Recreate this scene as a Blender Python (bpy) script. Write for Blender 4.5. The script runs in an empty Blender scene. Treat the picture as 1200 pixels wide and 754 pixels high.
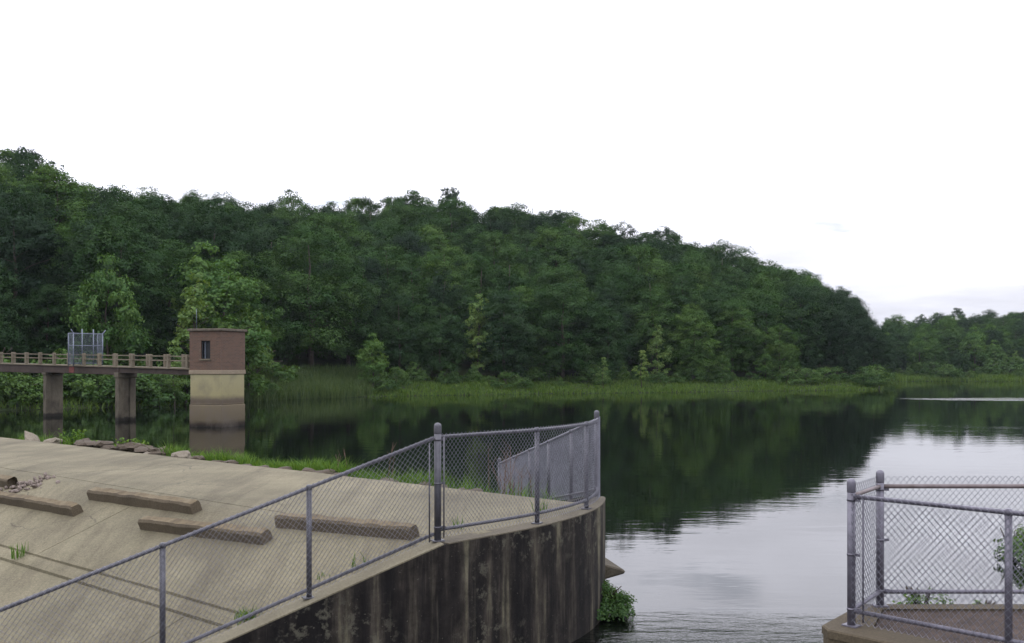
import bpy, bmesh, math, random
import numpy as np
from mathutils import Vector, Matrix, noise

# ------------------------------------------------------------------ camera, sky, sun, exposure
scene = bpy.context.scene
col = scene.collection
R = math.radians

cam_d = bpy.data.cameras.new('camera')
cam = bpy.data.objects.new('camera', cam_d)
col.objects.link(cam)
cam.location = (0, 0, 3.45)
cam.rotation_euler = (R(90), 0, 0)
cam_d.sensor_width = 36
cam_d.lens = 35.1
cam_d.shift_y = 0.0425
cam_d.clip_start = 0.1
cam_d.clip_end = 9000
scene.camera = cam

SUN_EL, SUN_AZ = 60, 250          # azimuth clockwise from +Y (behind the viewer, to the left)
world = bpy.data.worlds.new('World')
scene.world = world
world.use_nodes = True
wn, wl = world.node_tree.nodes, world.node_tree.links
wn.clear()
w_out = wn.new('ShaderNodeOutputWorld')
w_bg = wn.new('ShaderNodeBackground')
sky = wn.new('ShaderNodeTexSky')
sky.sky_type = 'NISHITA'
sky.sun_disc = False
sky.sun_elevation = R(SUN_EL)
sky.sun_rotation = R(SUN_AZ)
sky.dust_density = 2.0
w_tc = wn.new('ShaderNodeTexCoord')
w_sep = wn.new('ShaderNodeSeparateXYZ')
wl.new(w_tc.outputs['Generated'], w_sep.inputs[0])
# bright overcast cloud deck, greyer towards the horizon all round, broken by noise
w_up = wn.new('ShaderNodeMath'); w_up.operation = 'MAXIMUM'; w_up.inputs[1].default_value = 0.0
wl.new(w_sep.outputs['Z'], w_up.inputs[0])
w_lum = wn.new('ShaderNodeMapRange'); w_lum.interpolation_type = 'SMOOTHSTEP'
w_lum.inputs['From Min'].default_value = 0.0; w_lum.inputs['From Max'].default_value = 0.32
w_lum.inputs['To Min'].default_value = 7.2; w_lum.inputs['To Max'].default_value = 22.5
wl.new(w_up.outputs[0], w_lum.inputs[0])
# project the direction on a cloud layer so that the clouds flatten towards the horizon
w_den = wn.new('ShaderNodeMath'); w_den.operation = 'ADD'; w_den.inputs[1].default_value = 0.12
wl.new(w_up.outputs[0], w_den.inputs[0])
w_dx = wn.new('ShaderNodeMath'); w_dx.operation = 'DIVIDE'
w_dy = wn.new('ShaderNodeMath'); w_dy.operation = 'DIVIDE'
wl.new(w_sep.outputs['X'], w_dx.inputs[0]); wl.new(w_den.outputs[0], w_dx.inputs[1])
wl.new(w_sep.outputs['Y'], w_dy.inputs[0]); wl.new(w_den.outputs[0], w_dy.inputs[1])
w_cmb = wn.new('ShaderNodeCombineXYZ')
wl.new(w_dx.outputs[0], w_cmb.inputs[0]); wl.new(w_dy.outputs[0], w_cmb.inputs[1])
w_n1 = wn.new('ShaderNodeTexNoise'); w_n1.inputs['Scale'].default_value = 0.7
w_n1.inputs['Detail'].default_value = 6; w_n1.inputs['Roughness'].default_value = 0.55
wl.new(w_cmb.outputs[0], w_n1.inputs['Vector'])
w_r1 = wn.new('ShaderNodeMapRange'); w_r1.inputs['From Min'].default_value = 0.3
w_r1.inputs['From Max'].default_value = 0.62
w_r1.inputs['To Min'].default_value = 0.80; w_r1.inputs['To Max'].default_value = 1.22
wl.new(w_n1.outputs['Fac'], w_r1.inputs['Value'])
w_mul = wn.new('ShaderNodeMath'); w_mul.operation = 'MULTIPLY'
wl.new(w_lum.outputs[0], w_mul.inputs[0]); wl.new(w_r1.outputs[0], w_mul.inputs[1])
w_tint = wn.new('ShaderNodeVectorMath'); w_tint.operation = 'SCALE'
w_tint.inputs[0].default_value = (0.965, 0.97, 1.075)
wl.new(w_mul.outputs[0], w_tint.inputs['Scale'])
w_n2 = wn.new('ShaderNodeTexNoise'); w_n2.inputs['Scale'].default_value = 1.3
w_n2.inputs['Detail'].default_value = 5
wl.new(w_cmb.outputs[0], w_n2.inputs['Vector'])
w_r2 = wn.new('ShaderNodeMapRange'); w_r2.inputs['From Min'].default_value = 0.3
w_r2.inputs['From Max'].default_value = 0.42
w_r2.inputs['To Min'].default_value = 0.35; w_r2.inputs['To Max'].default_value = 0.97
wl.new(w_n2.outputs['Fac'], w_r2.inputs['Value'])
w_mix = wn.new('ShaderNodeMix'); w_mix.data_type = 'RGBA'
wl.new(w_r2.outputs[0], w_mix.inputs['Factor'])
wl.new(sky.outputs[0], w_mix.inputs[6]); wl.new(w_tint.outputs[0], w_mix.inputs[7])
wl.new(w_mix.outputs[2], w_bg.inputs['Color'])
w_bg.inputs['Strength'].default_value = 0.1
wl.new(w_bg.outputs[0], w_out.inputs['Surface'])

sun_d = bpy.data.lights.new('sun', 'SUN')
sun_d.energy = 0.6
sun_d.angle = R(22)
sun_d.color = (1.0, 0.96, 0.9)
sun = bpy.data.objects.new('sun', sun_d)
col.objects.link(sun)
sun.location = (-30, -40, 60)
sun.rotation_euler = (R(90 - SUN_EL), 0, R(180 - SUN_AZ))

scene.view_settings.view_transform = 'Standard'
scene.view_settings.look = 'None'
scene.view_settings.exposure = 0.0
scene.view_settings.gamma = 1.0
scene.view_settings.use_curve_mapping = False
scene.render.engine = 'CYCLES'
cy = scene.cycles
cy.max_bounces = 6; cy.diffuse_bounces = 2; cy.glossy_bounces = 3
cy.transmission_bounces = 2; cy.volume_bounces = 0; cy.transparent_max_bounces = 4
cy.caustics_reflective = False; cy.caustics_refractive = False
cy.use_denoising = True

rng = np.random.default_rng(11)
random.seed(5)

# ------------------------------------------------------------------ helpers
def link_mesh(name, me, mat=None, parent=None, smooth=False):
    if mat is not None and len(me.materials) == 0:
        me.materials.append(mat)
    o = bpy.data.objects.new(name, me)
    col.objects.link(o)
    if parent is not None:
        o.parent = parent
    if smooth:
        me.polygons.foreach_set('use_smooth', np.ones(len(me.polygons), dtype=bool))
    return o

def mesh_np(name, verts, faces):
    """verts (n,3), faces (m,k) all of one size"""
    me = bpy.data.meshes.new(name)
    verts = np.asarray(verts, dtype=np.float32); faces = np.asarray(faces, dtype=np.int32)
    m, k = faces.shape
    me.vertices.add(len(verts)); me.vertices.foreach_set('co', verts.ravel())
    me.loops.add(m * k); me.loops.foreach_set('vertex_index', faces.ravel())
    me.polygons.add(m)
    me.polygons.foreach_set('loop_start', np.arange(0, m * k, k, dtype=np.int32))
    me.update(calc_edges=True)
    return me

def bm_mesh(name, bm):
    me = bpy.data.meshes.new(name)
    bmesh.ops.recalc_face_normals(bm, faces=bm.faces)
    bm.to_mesh(me); bm.free()
    return me

def tag(o, label, cat=None, group=None, kind=None):
    o['label'] = label
    if cat: o['category'] = cat
    if group: o['group'] = group
    if kind: o['kind'] = kind
    return o

def empty(name, loc=(0, 0, 0), rz=0.0):
    o = bpy.data.objects.new(name, None)
    o.empty_display_size = 0.3
    o.location = loc; o.rotation_euler = (0, 0, rz)
    col.objects.link(o)
    return o

def bm_box(bm, c, ax, ay, az, hx, hy, hz):
    """box with centre c and half sizes along three axes"""
    c, ax, ay, az = Vector(c), Vector(ax), Vector(ay), Vector(az)
    vs = []
    for sx in (-1, 1):
        for sy in (-1, 1):
            for sz in (-1, 1):
                vs.append(bm.verts.new(c + ax * hx * sx + ay * hy * sy + az * hz * sz))
    for f in ((0, 1, 3, 2), (4, 6, 7, 5), (0, 4, 5, 1), (2, 3, 7, 6), (0, 2, 6, 4), (1, 5, 7, 3)):
        bm.faces.new([vs[i] for i in f])

def box(name, c, ax, ay, az, h, mat, parent=None, bevel=0.0, seg=1):
    bm = bmesh.new()
    bm_box(bm, c, ax, ay, az, *h)
    if bevel:
        bmesh.ops.bevel(bm, geom=list(bm.edges), offset=bevel, segments=seg, affect='EDGES')
    return link_mesh(name, bm_mesh(name, bm), mat, parent)

def bm_tube(bm, pts, rad, sides=8, cap=True):
    pts = [Vector(p) for p in pts]
    rads = rad if isinstance(rad, (list, tuple)) else [rad] * len(pts)
    rings = []
    ref = None
    for i, p in enumerate(pts):
        a = pts[max(i - 1, 0)]; b = pts[min(i + 1, len(pts) - 1)]
        d = (b - a).normalized()
        if ref is None or abs(ref.dot(d)) > 0.95:
            ref = Vector((0, 0, 1)) if abs(d.z) < 0.9 else Vector((1, 0, 0))
        x = (ref - d * ref.dot(d)).normalized(); y = d.cross(x)
        ref = x
        rings.append([bm.verts.new(p + (x * math.cos(2 * math.pi * k / sides) + y * math.sin(2 * math.pi * k / sides)) * rads[i]) for k in range(sides)])
    for i in range(len(rings) - 1):
        for k in range(sides):
            f = bm.faces.new((rings[i][k], rings[i][(k + 1) % sides], rings[i + 1][(k + 1) % sides], rings[i + 1][k]))
            f.smooth = True
    if cap:
        bm.faces.new(rings[0][::-1]); bm.faces.new(rings[-1])

def tube(name, pts, rad, mat, parent=None, sides=8):
    bm = bmesh.new(); bm_tube(bm, pts, rad, sides)
    return link_mesh(name, bm_mesh(name, bm), mat, parent)

# ------------------------------------------------------------------ materials
def new_mat(name):
    m = bpy.data.materials.new(name); m.use_nodes = True
    nt = m.node_tree
    return m, nt.nodes, nt.links, nt.nodes['Principled BSDF']

def nd(nodes, typ, **kw):
    n = nodes.new(typ)
    for k, v in kw.items():
        if k in ('operation', 'blend_type', 'data_type', 'noise_dimensions', 'feature', 'attribute_name', 'attribute_type', 'distance', 'rotation_type', 'vector_type'):
            setattr(n, k, v)
        else:
            n.inputs[k].default_value = v
    return n

def coords(nodes, links, scale=(1, 1, 1), rot=(0, 0, 0), src='Object'):
    tc = nodes.new('ShaderNodeTexCoord')
    mp = nodes.new('ShaderNodeMapping')
    mp.inputs['Scale'].default_value = scale
    mp.inputs['Rotation'].default_value = rot
    links.new(tc.outputs[src], mp.inputs['Vector'])
    return mp.outputs[0]

def ntex(nodes, links, vec, scale, detail=5, rough=0.6):
    n = nd(nodes, 'ShaderNodeTexNoise', Scale=scale, Detail=detail, Roughness=rough)
    links.new(vec, n.inputs['Vector'])
    return n.outputs['Fac']

def ramp(nodes, links, fac, stops):
    r = nodes.new('ShaderNodeValToRGB')
    e = r.color_ramp.elements
    while len(e) < len(stops): e.new(0.5)
    for el, (p, c) in zip(e, stops):
        el.position = p
        el.color = (*c, 1) if len(c) == 3 else c
    links.new(fac, r.inputs[0])
    return r.outputs[0]

def g(v): return (v, v, v)

def mix(nodes, links, fac, a, b, mode='MIX'):
    m = nodes.new('ShaderNodeMix'); m.data_type = 'RGBA'; m.blend_type = mode
    for inp, val in ((m.inputs['Factor'], fac), (m.inputs[6], a), (m.inputs[7], b)):
        if hasattr(val, 'is_linked') or hasattr(val, 'links'):
            links.new(val, inp)
        elif isinstance(val, (int, float)):
            inp.default_value = val
        else:
            inp.default_value = (*val, 1)
    return m.outputs[2]

def math_n(nodes, links, op, a, b=None, c=None):
    m = nodes.new('ShaderNodeMath'); m.operation = op
    for i, v in enumerate((a, b, c)):
        if v is None: continue
        if isinstance(v, (int, float)): m.inputs[i].default_value = v
        else: links.new(v, m.inputs[i])
    return m.outputs[0]

def bump(nodes, links, h, strength, dist, bsdf):
    b = nodes.new('ShaderNodeBump')
    b.inputs['Strength'].default_value = strength
    b.inputs['Distance'].default_value = dist
    links.new(h, b.inputs['Height'])
    links.new(b.outputs[0], bsdf.inputs['Normal'])

CREST_ANGLE = math.atan2(-.656, .755)
def mat_concrete(name, base, dark, stain, streak_dir=None, streaks=0.55, rough=0.9, bscale=40):
    m, n, l, p = new_mat(name)
    vec = coords(n, l)
    c = ramp(n, l, ntex(n, l, vec, 0.55, 6, 0.65), [(0.3, dark), (0.62, base)])
    c = mix(n, l, ramp(n, l, ntex(n, l, vec, 2.3, 8, 0.7), [(0.42, g(0)), (0.75, g(0.75))]), c, stain)
    if streak_dir is not None:
        sv = coords(n, l, (3.2, 0.22, 1), (0, 0, streak_dir))
        f = ramp(n, l, ntex(n, l, sv, 1.0, 6, 0.6), [(0.46, g(0)), (0.72, g(streaks))])
        c = mix(n, l, f, c, (dark[0] * .6, dark[1] * .56, dark[2] * .56))
        sv3 = coords(n, l, (11, .5, 1), (0, 0, streak_dir + .06))
        c = mix(n, l, ramp(n, l, ntex(n, l, sv3, 1.0, 6, .65), [(.52, g(0)), (.7, g(.32))]), c, (dark[0] * .7, dark[1] * .66, dark[2] * .64))
    fine = ntex(n, l, vec, bscale, 6, 0.75)
    c = mix(n, l, 0.85, c, ramp(n, l, fine, [(0.3, g(0.22)), (0.7, g(0.82))]), 'SOFT_LIGHT')
    spots = ntex(n, l, vec, 14, 3, 0.5)
    c = mix(n, l, ramp(n, l, spots, [(0.68, g(0)), (0.74, g(0.55))]), c, (dark[0] * .5, dark[1] * .5, dark[2] * .45))
    if name.startswith('weathered_slab'):
        dn_ = n.new('ShaderNodeTexNoise'); dn_.inputs['Scale'].default_value = 1.6; dn_.inputs['Detail'].default_value = 6
        l.new(vec, dn_.inputs['Vector'])
        av = n.new('ShaderNodeVectorMath'); av.operation = 'MULTIPLY_ADD'
        av.inputs[1].default_value = (.5, .5, .5)
        l.new(dn_.outputs['Color'], av.inputs[0]); l.new(vec, av.inputs[2])
        vo = n.new('ShaderNodeTexVoronoi'); vo.feature = 'DISTANCE_TO_EDGE'; vo.inputs['Scale'].default_value = .42
        l.new(av.outputs[0], vo.inputs['Vector'])
        ck = ramp(n, l, vo.outputs['Distance'], [(0.0, g(1)), (0.006, g(0))])
        cm_ = ramp(n, l, ntex(n, l, vec, .5, 3, .5), [(0.47, g(0)), (0.56, g(.8))])
        c = mix(n, l, math_n(n, l, 'MULTIPLY', ck, cm_), c, (.035, .03, .024))
        pale = ramp(n, l, ntex(n, l, vec, 6, 8, .75), [(0.60, g(0)), (0.72, g(.5))])
        c = mix(n, l, pale, c, (base[0] * 1.45, base[1] * 1.42, base[2] * 1.35))
    l.new(c, p.inputs['Base Color'])
    p.inputs['Roughness'].default_value = rough
    p.inputs['Specular IOR Level'].default_value = 0.25
    bump(n, l, fine, 0.5, 0.006, p)
    return m

SLAB = mat_concrete('weathered_slab_concrete', (.166, .146, .094), (.080, .070, .045), (.114, .104, .065), streak_dir=-CREST_ANGLE, streaks=.48)
def mat_block():
    m = mat_concrete('baffle_concrete', (.095, .076, .050), (.036, .029, .021), (.070, .057, .038), bscale=60)
    n, l = m.node_tree.nodes, m.node_tree.links
    p = n['Principled BSDF']
    old = p.inputs['Base Color'].links[0].from_socket
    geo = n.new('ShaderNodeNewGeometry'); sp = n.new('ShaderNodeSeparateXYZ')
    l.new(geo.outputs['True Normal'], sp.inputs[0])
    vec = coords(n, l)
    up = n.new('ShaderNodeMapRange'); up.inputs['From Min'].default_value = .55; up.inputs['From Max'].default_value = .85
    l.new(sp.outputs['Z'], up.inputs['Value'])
    top_tone = ramp(n, l, ntex(n, l, vec, 5, 7, .7), [(.36, (.072, .055, .034)), (.52, (.115, .088, .050)), (.68, (.155, .130, .085))])
    f = math_n(n, l, 'MULTIPLY', up.outputs[0], .92)  # upward faces get a lighter mottled colour than the sides
    l.new(mix(n, l, f, old, top_tone), p.inputs['Base Color'])
    return m
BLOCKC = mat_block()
COPING = mat_concrete('coping_concrete', (.20, .18, .125), (.10, .088, .06), (.15, .13, .085), bscale=50)
NOSEC = mat_concrete('dirty_coping_concrete', (.105, .09, .065), (.05, .043, .034), (.14, .125, .085), bscale=50)
BANKC = mat_concrete('brown_wall_concrete', (.082, .066, .042), (.042, .033, .023), (.066, .054, .036), bscale=50)
PIERC = mat_concrete('pier_concrete', (.105, .092, .066), (.045, .038, .028), (.08, .07, .052), streak_dir=0.6, streaks=0.8)
def add_tide_mark(m, top):
    n, l = m.node_tree.nodes, m.node_tree.links
    p = n['Principled BSDF']
    old = p.inputs['Base Color'].links[0].from_socket
    geo = n.new('ShaderNodeNewGeometry'); sp = n.new('ShaderNodeSeparateXYZ')
    l.new(geo.outputs['Position'], sp.inputs[0])
    z = math_n(n, l, 'MULTIPLY_ADD', ntex(n, l, coords(n, l), 3, 4, .6), .25, sp.outputs['Z'])
    f = ramp(n, l, z, [(0.0, g(1)), (top, g(.9)), (top + .12, g(0))])
    l.new(mix(n, l, f, old, (.010, .009, .007)), p.inputs['Base Color'])
add_tide_mark(PIERC, .30)
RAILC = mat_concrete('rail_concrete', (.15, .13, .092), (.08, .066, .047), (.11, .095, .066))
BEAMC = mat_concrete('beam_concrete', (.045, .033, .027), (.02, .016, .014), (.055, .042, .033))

def mat_wall_face():
    m, n, l, p = new_mat('stained_wall_concrete')
    uv = coords(n, l, (1, 1, 1), src='UV')
    sv = coords(n, l, (3.0, 0.28, 1), src='UV')
    sv2 = coords(n, l, (11.0, 0.5, 1), src='UV')
    st = ntex(n, l, sv, 1.0, 6, 0.62)
    st2 = ntex(n, l, sv2, 1.0, 4, 0.6)
    c = ramp(n, l, st, [(0.40, (.0055, .005, .005)), (0.5, (.015, .0125, .011)), (0.57, (.042, .036, .028)), (0.66, (.125, .114, .076))])
    c = mix(n, l, ramp(n, l, st2, [(0.52, g(0)), (0.68, g(0.8))]), c, (.009, .008, .008))
    c = mix(n, l, ramp(n, l, st2, [(0.3, g(0.6)), (0.4, g(0))]), c, (.055, .050, .037))
    mot = ntex(n, l, coords(n, l, (1, .7, 1), src='UV'), 4.5, 9, .78)
    c = mix(n, l, 1.0, c, ramp(n, l, mot, [(.34, g(.35)), (.5, g(.95)), (.68, g(1.6))]), 'MULTIPLY')
    pit = ntex(n, l, uv, 26, 4, .6)
    c = mix(n, l, ramp(n, l, pit, [(.66, g(0)), (.72, g(.8))]), c, (.11, .10, .08))
    # flaked pale patches lower on the wall
    fl = ntex(n, l, uv, 7.0, 7, 0.72)
    msk = ntex(n, l, uv, 0.9, 3, 0.5)
    c = mix(n, l, math_n(n, l, 'MULTIPLY', ramp(n, l, fl, [(0.53, g(0)), (0.6, g(1))]), ramp(n, l, msk, [(0.48, g(0)), (0.6, g(.8))])), c, (.085, .08, .06))
    l.new(c, p.inputs['Base Color'])
    p.inputs['Roughness'].default_value = 0.85
    p.inputs['Specular IOR Level'].default_value = 0.2
    bump(n, l, ntex(n, l, uv, 18, 7, 0.7), 0.6, 0.012, p)
    return m
WALLF = mat_wall_face()

def mat_metal(name, a, b, metallic=0.35, rough=0.5):
    m, n, l, p = new_mat(name)
    vec = coords(n, l)
    c = ramp(n, l, ntex(n, l, vec, 9, 6, 0.7), [(0.35, a), (0.68, b)])
    l.new(c, p.inputs['Base Color'])
    p.inputs['Metallic'].default_value = metallic
    p.inputs['Roughness'].default_value = rough
    return m
STEEL = mat_metal('weathered_galvanised_steel', (.060, .060, .070), (.115, .113, .130))
STEEL_R = mat_metal('lavender_grey_galvanised_steel', (.095, .09, .112), (.165, .157, .19))
WIRE = mat_metal('galvanised_wire', (.17, .17, .205), (.29, .29, .335), 0.5, 0.45)
WIRE_FAR = mat_metal('pale_galvanised_wire', (.10, .12, .15), (.17, .195, .235), 0.3, 0.5)
RUST = mat_metal('rusty_rail_steel', (.12, .095, .09), (.19, .16, .165), 0.2, 0.65)

def mat_plain(name, colr, rough=0.85, var=0.3, scale=6):
    m, n, l, p = new_mat(name)
    f = ntex(n, l, coords(n, l), scale, 5, 0.65)
    c = ramp(n, l, f, [(0.3, tuple(x * (1 - var) for x in colr)), (0.7, tuple(x * (1 + var) for x in colr))])
    l.new(c, p.inputs['Base Color'])
    p.inputs['Roughness'].default_value = rough
    p.inputs['Specular IOR Level'].default_value = 0.25
    bump(n, l, ntex(n, l, coords(n, l), scale * 5, 5, 0.7), 0.5, 0.01, p)
    return m
DARKVOID = mat_plain('dark_interior', (.012, .012, .014))
SOIL = mat_plain('brown_soil', (.048, .034, .027), 0.95, 0.45, 9)
ROCKM = mat_plain('shore_rock', (.072, .057, .042), 0.9, 0.45, 7)
ROCKL = mat_plain('pale_shore_rock', (.16, .138, .105), 0.9, 0.3, 7)
BARK = mat_plain('bark', (.055, .045, .036), 0.95, 0.4, 5)
TWIG = mat_plain('dry_twig', (.13, .085, .06), 0.95, 0.3, 9)
ROOFM = mat_plain('roof_slab', (.10, .085, .065), 0.9, 0.35, 5)
SHUTTER = mat_plain('steel_shutter', (.014, .016, .018), 0.6, 0.3, 8)
REDP = mat_plain('rust_red_paint', (.11, .035, .03), 0.8, 0.3, 8)

def mat_foliage(name, stops, trans=0.2, attr=True):
    """colour by individual (object random) and a slight leaf to leaf change (attribute)"""
    m = bpy.data.materials.new(name); m.use_nodes = True
    n, l = m.node_tree.nodes, m.node_tree.links
    n.clear()
    out = n.new('ShaderNodeOutputMaterial')
    oi = n.new('ShaderNodeObjectInfo')
    c = ramp(n, l, oi.outputs['Random'], stops)
    at = nd(n, 'ShaderNodeAttribute', attribute_name='tint')
    hsv = n.new('ShaderNodeHueSaturation')
    l.new(c, hsv.inputs['Color'])
    hu = math_n(n, l, 'MULTIPLY_ADD', at.outputs['Fac'], 0.05, 0.475)
    va = math_n(n, l, 'MULTIPLY_ADD', at.outputs['Fac'], 0.9, 0.55)
    inv = math_n(n, l, 'SUBTRACT', 1.0, hu)
    l.new(inv, hsv.inputs['Hue']); l.new(va, hsv.inputs['Value'])
    df = n.new('ShaderNodeBsdfDiffuse'); tr = n.new('ShaderNodeBsdfTranslucent')
    gl = n.new('ShaderNodeBsdfGlossy'); gl.inputs['Roughness'].default_value = 0.45
    gl.inputs['Color'].default_value = (.8, .85, .9, 1)
    l.new(hsv.outputs[0], df.inputs['Color'])
    tc = mix(n, l, 1.0, hsv.outputs[0], (1.35, 1.25, .55), 'MULTIPLY')
    l.new(tc, tr.inputs['Color'])
    mx = n.new('ShaderNodeMixShader'); mx.inputs[0].default_value = trans
    l.new(df.outputs[0], mx.inputs[1]); l.new(tr.outputs[0], mx.inputs[2])
    mx2 = n.new('ShaderNodeMixShader'); mx2.inputs[0].default_value = 0.012
    l.new(mx.outputs[0], mx2.inputs[1]); l.new(gl.outputs[0], mx2.inputs[2])
    l.new(mx2.outputs[0], out.inputs['Surface'])
    return m
LEAF = mat_foliage('broadleaf_foliage', [(0.0, (.012, .030, .011)), (0.3, (.019, .047, .013)), (0.7, (.032, .074, .016)), (0.92, (.044, .094, .018)), (1.0, (.056, .110, .020))])
LEAF_PALE = mat_foliage('pale_foliage', [(0.0, (.075, .14, .04)), (1.0, (.12, .19, .05))], 0.35)
LEAF_DARK = mat_foliage('dark_foliage', [(0.0, (.013, .031, .012)), (1.0, (.019, .043, .014))], 0.15)
LEAF_LIGHT = mat_foliage('light_foliage', [(0.0, (.055, .115, .026)), (1.0, (.075, .145, .032))], 0.3)
LEAF_BUSH = mat_foliage('bush_foliage', [(0.0, (.040, .085, .022)), (1.0, (.07, .13, .03))], 0.3)
GRASSM = mat_foliage('bright_grass', [(0.0, (.065, .135, .02)), (1.0, (.08, .15, .024))], 0.3)
BANKG = mat_foliage('bank_grass', [(0.0, (.068, .120, .020)), (1.0, (.068, .120, .020))], 0.3)
REEDM = mat_foliage('reed_blades', [(0.0, (.060, .095, .030)), (1.0, (.060, .095, .030))], 0.3)

def mat_ground():
    m, n, l, p = new_mat('grassy_soil')
    vec = coords(n, l)
    c = ramp(n, l, ntex(n, l, vec, 0.35, 8, 0.7), [(0.35, (.016, .026, .009)), (0.55, (.026, .036, .013)), (0.75, (.045, .036, .022))])
    l.new(c, p.inputs['Base Color'])
    p.inputs['Roughness'].default_value = 0.95
    p.inputs['Specular IOR Level'].default_value = 0.1
    bump(n, l, ntex(n, l, vec, 3, 8, 0.7), 0.8, 0.1, p)
    return m
GROUND = mat_ground()

def mat_water():
    m, n, l, p = new_mat('reservoir_water')
    p.inputs['Base Color'].default_value = (.003, .004, .003, 1)
    p.inputs['Roughness'].default_value = 0.02
    p.inputs['IOR'].default_value = 1.33
    p.inputs['Specular IOR Level'].default_value = 0.5
    geo = n.new('ShaderNodeNewGeometry')
    sep = n.new('ShaderNodeSeparateXYZ'); l.new(geo.outputs['Position'], sep.inputs[0])
    x, y = sep.outputs['X'], sep.outputs['Y']
    def scaled(sx, sy, rot=0):
        mp = n.new('ShaderNodeMapping'); mp.inputs['Scale'].default_value = (sx, sy, 1)
        mp.inputs['Rotation'].default_value = (0, 0, rot)
        l.new(geo.outputs['Position'], mp.inputs[0]); return mp.outputs[0]
    calm = ntex(n, l, scaled(0.55, 1.4, 0.3), 1.0, 3, 0.5)
    fine = ntex(n, l, scaled(2.2, 5.0, -0.35), 1.0, 3, 0.55)
    patch = ramp(n, l, ntex(n, l, scaled(0.10, 0.28, 0.2), 1.0, 4, 0.6), [(0.42, g(0.10)), (0.66, g(1.0))])
    # quick water drawn towards the overflow between the two walls
    draw = n.new('ShaderNodeMapRange'); draw.inputs['From Min'].default_value = 14.2; draw.inputs['From Max'].default_value = 12.0
    l.new(y, draw.inputs['Value'])
    strong = ntex(n, l, scaled(1.3, 3.6, 0.25), 1.0, 5, 0.6)
    # a breeze lane far out on the lake
    ex = math_n(n, l, 'DIVIDE', math_n(n, l, 'SUBTRACT', x, 60.0), 20.0)
    wob = math_n(n, l, 'MULTIPLY', math_n(n, l, 'SUBTRACT', ntex(n, l, scaled(0.12, 0.4), 1.0, 3, 0.6), 0.5), 1.6)
    ey = math_n(n, l, 'ADD', math_n(n, l, 'DIVIDE', math_n(n, l, 'SUBTRACT', math_n(n, l, 'MULTIPLY_ADD', x, 0.10, y), 106.0), 4.6), wob)
    rr = math_n(n, l, 'ADD', math_n(n, l, 'MULTIPLY', ex, ex), math_n(n, l, 'MULTIPLY', ey, ey))
    lane = n.new('ShaderNodeMapRange'); lane.inputs['From Min'].default_value = 1.1; lane.inputs['From Max'].default_value = 0.3
    l.new(rr, lane.inputs['Value'])
    breeze = ntex(n, l, scaled(3.0, 3.0), 1.0, 4, 0.6)
    h = math_n(n, l, 'MULTIPLY', calm, 0.0032)
    h = math_n(n, l, 'MULTIPLY_ADD', math_n(n, l, 'MULTIPLY', fine, patch), 0.0022, h)
    h = math_n(n, l, 'MULTIPLY_ADD', math_n(n, l, 'MULTIPLY', strong, draw.outputs[0]), 0.075, h)
    h = math_n(n, l, 'MULTIPLY_ADD', math_n(n, l, 'MULTIPLY', breeze, lane.outputs[0]), 0.16, h)
    b = n.new('ShaderNodeBump'); b.inputs['Strength'].default_value = 1.0; b.inputs['Distance'].default_value = 1.0
    l.new(h, b.inputs['Height']); l.new(b.outputs[0], p.inputs['Normal'])
    return m
WATER = mat_water()

def mat_brick():
    m, n, l, p = new_mat('red_brick')
    uv = coords(n, l, (1, 1, 1), src='UV')
    br = n.new('ShaderNodeTexBrick')
    br.inputs['Scale'].default_value = 1.0
    br.inputs['Brick Width'].default_value = 0.23; br.inputs['Row Height'].default_value = 0.077
    br.inputs['Mortar Size'].default_value = 0.009; br.inputs['Bias'].default_value = -0.1
    br.inputs['Color1'].default_value = (.098, .052, .031, 1)
    br.inputs['Color2'].default_value = (.058, .034, .022, 1)
    br.inputs['Mortar'].default_value = (.10, .075, .06, 1)
    l.new(uv, br.inputs['Vector'])
    c = mix(n, l, ramp(n, l, ntex(n, l, uv, 1.6, 6, 0.65), [(0.42, g(0)), (0.7, g(0.6))]), br.outputs[0], (.096, .062, .041))
    c = mix(n, l, ramp(n, l, ntex(n, l, uv, 4.5, 5, 0.6), [(0.58, g(0)), (0.75, g(0.6))]), c, (.05, .03, .026))
    l.new(c, p.inputs['Base Color'])
    p.inputs['Roughness'].default_value = 0.9
    bump(n, l, br.outputs['Fac'], -0.6, 0.012, p)
    return m
BRICK = mat_brick()

def mat_shaft():
    """painted concrete shaft: cream above, brown water-stained below; tide marks follow the height"""
    m, n, l, p = new_mat('tide_marked_shaft')
    tc = n.new('ShaderNodeTexCoord')
    sep = n.new('ShaderNodeSeparateXYZ'); l.new(tc.outputs['Object'], sep.inputs[0])
    nz = ntex(n, l, coords(n, l, (1.5, 1.5, 4)), 1.0, 5, 0.6)
    z = math_n(n, l, 'ADD', sep.outputs['Z'], math_n(n, l, 'MULTIPLY', math_n(n, l, 'SUBTRACT', nz, 0.5), 0.25))
    c = ramp(n, l, math_n(n, l, 'DIVIDE', z, 3.0), [(0.01, (.012, .010, .008)), (0.06, (.03, .023, .016)), (0.13, (.095, .078, .050)), (0.40, (.135, .110, .072)),
              (0.46, (.085, .066, .046)), (0.51, (.10, .082, .058)), (0.60, (.24, .215, .115)), (1.0, (.27, .25, .145))])
    blot = ntex(n, l, coords(n, l, (1, 1, .7)), 1.3, 6, 0.65)
    c = mix(n, l, ramp(n, l, blot, [(0.45, g(0)), (0.75, g(0.6))]), c, (.105, .09, .075))
    l.new(c, p.inputs['Base Color']); p.inputs['Roughness'].default_value = 0.85
    p.inputs['Specular IOR Level'].default_value = 0.2
    bump(n, l, ntex(n, l, coords(n, l), 12, 6, 0.7), 0.4, 0.01, p)
    return m
SHAFT = mat_shaft()

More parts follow.
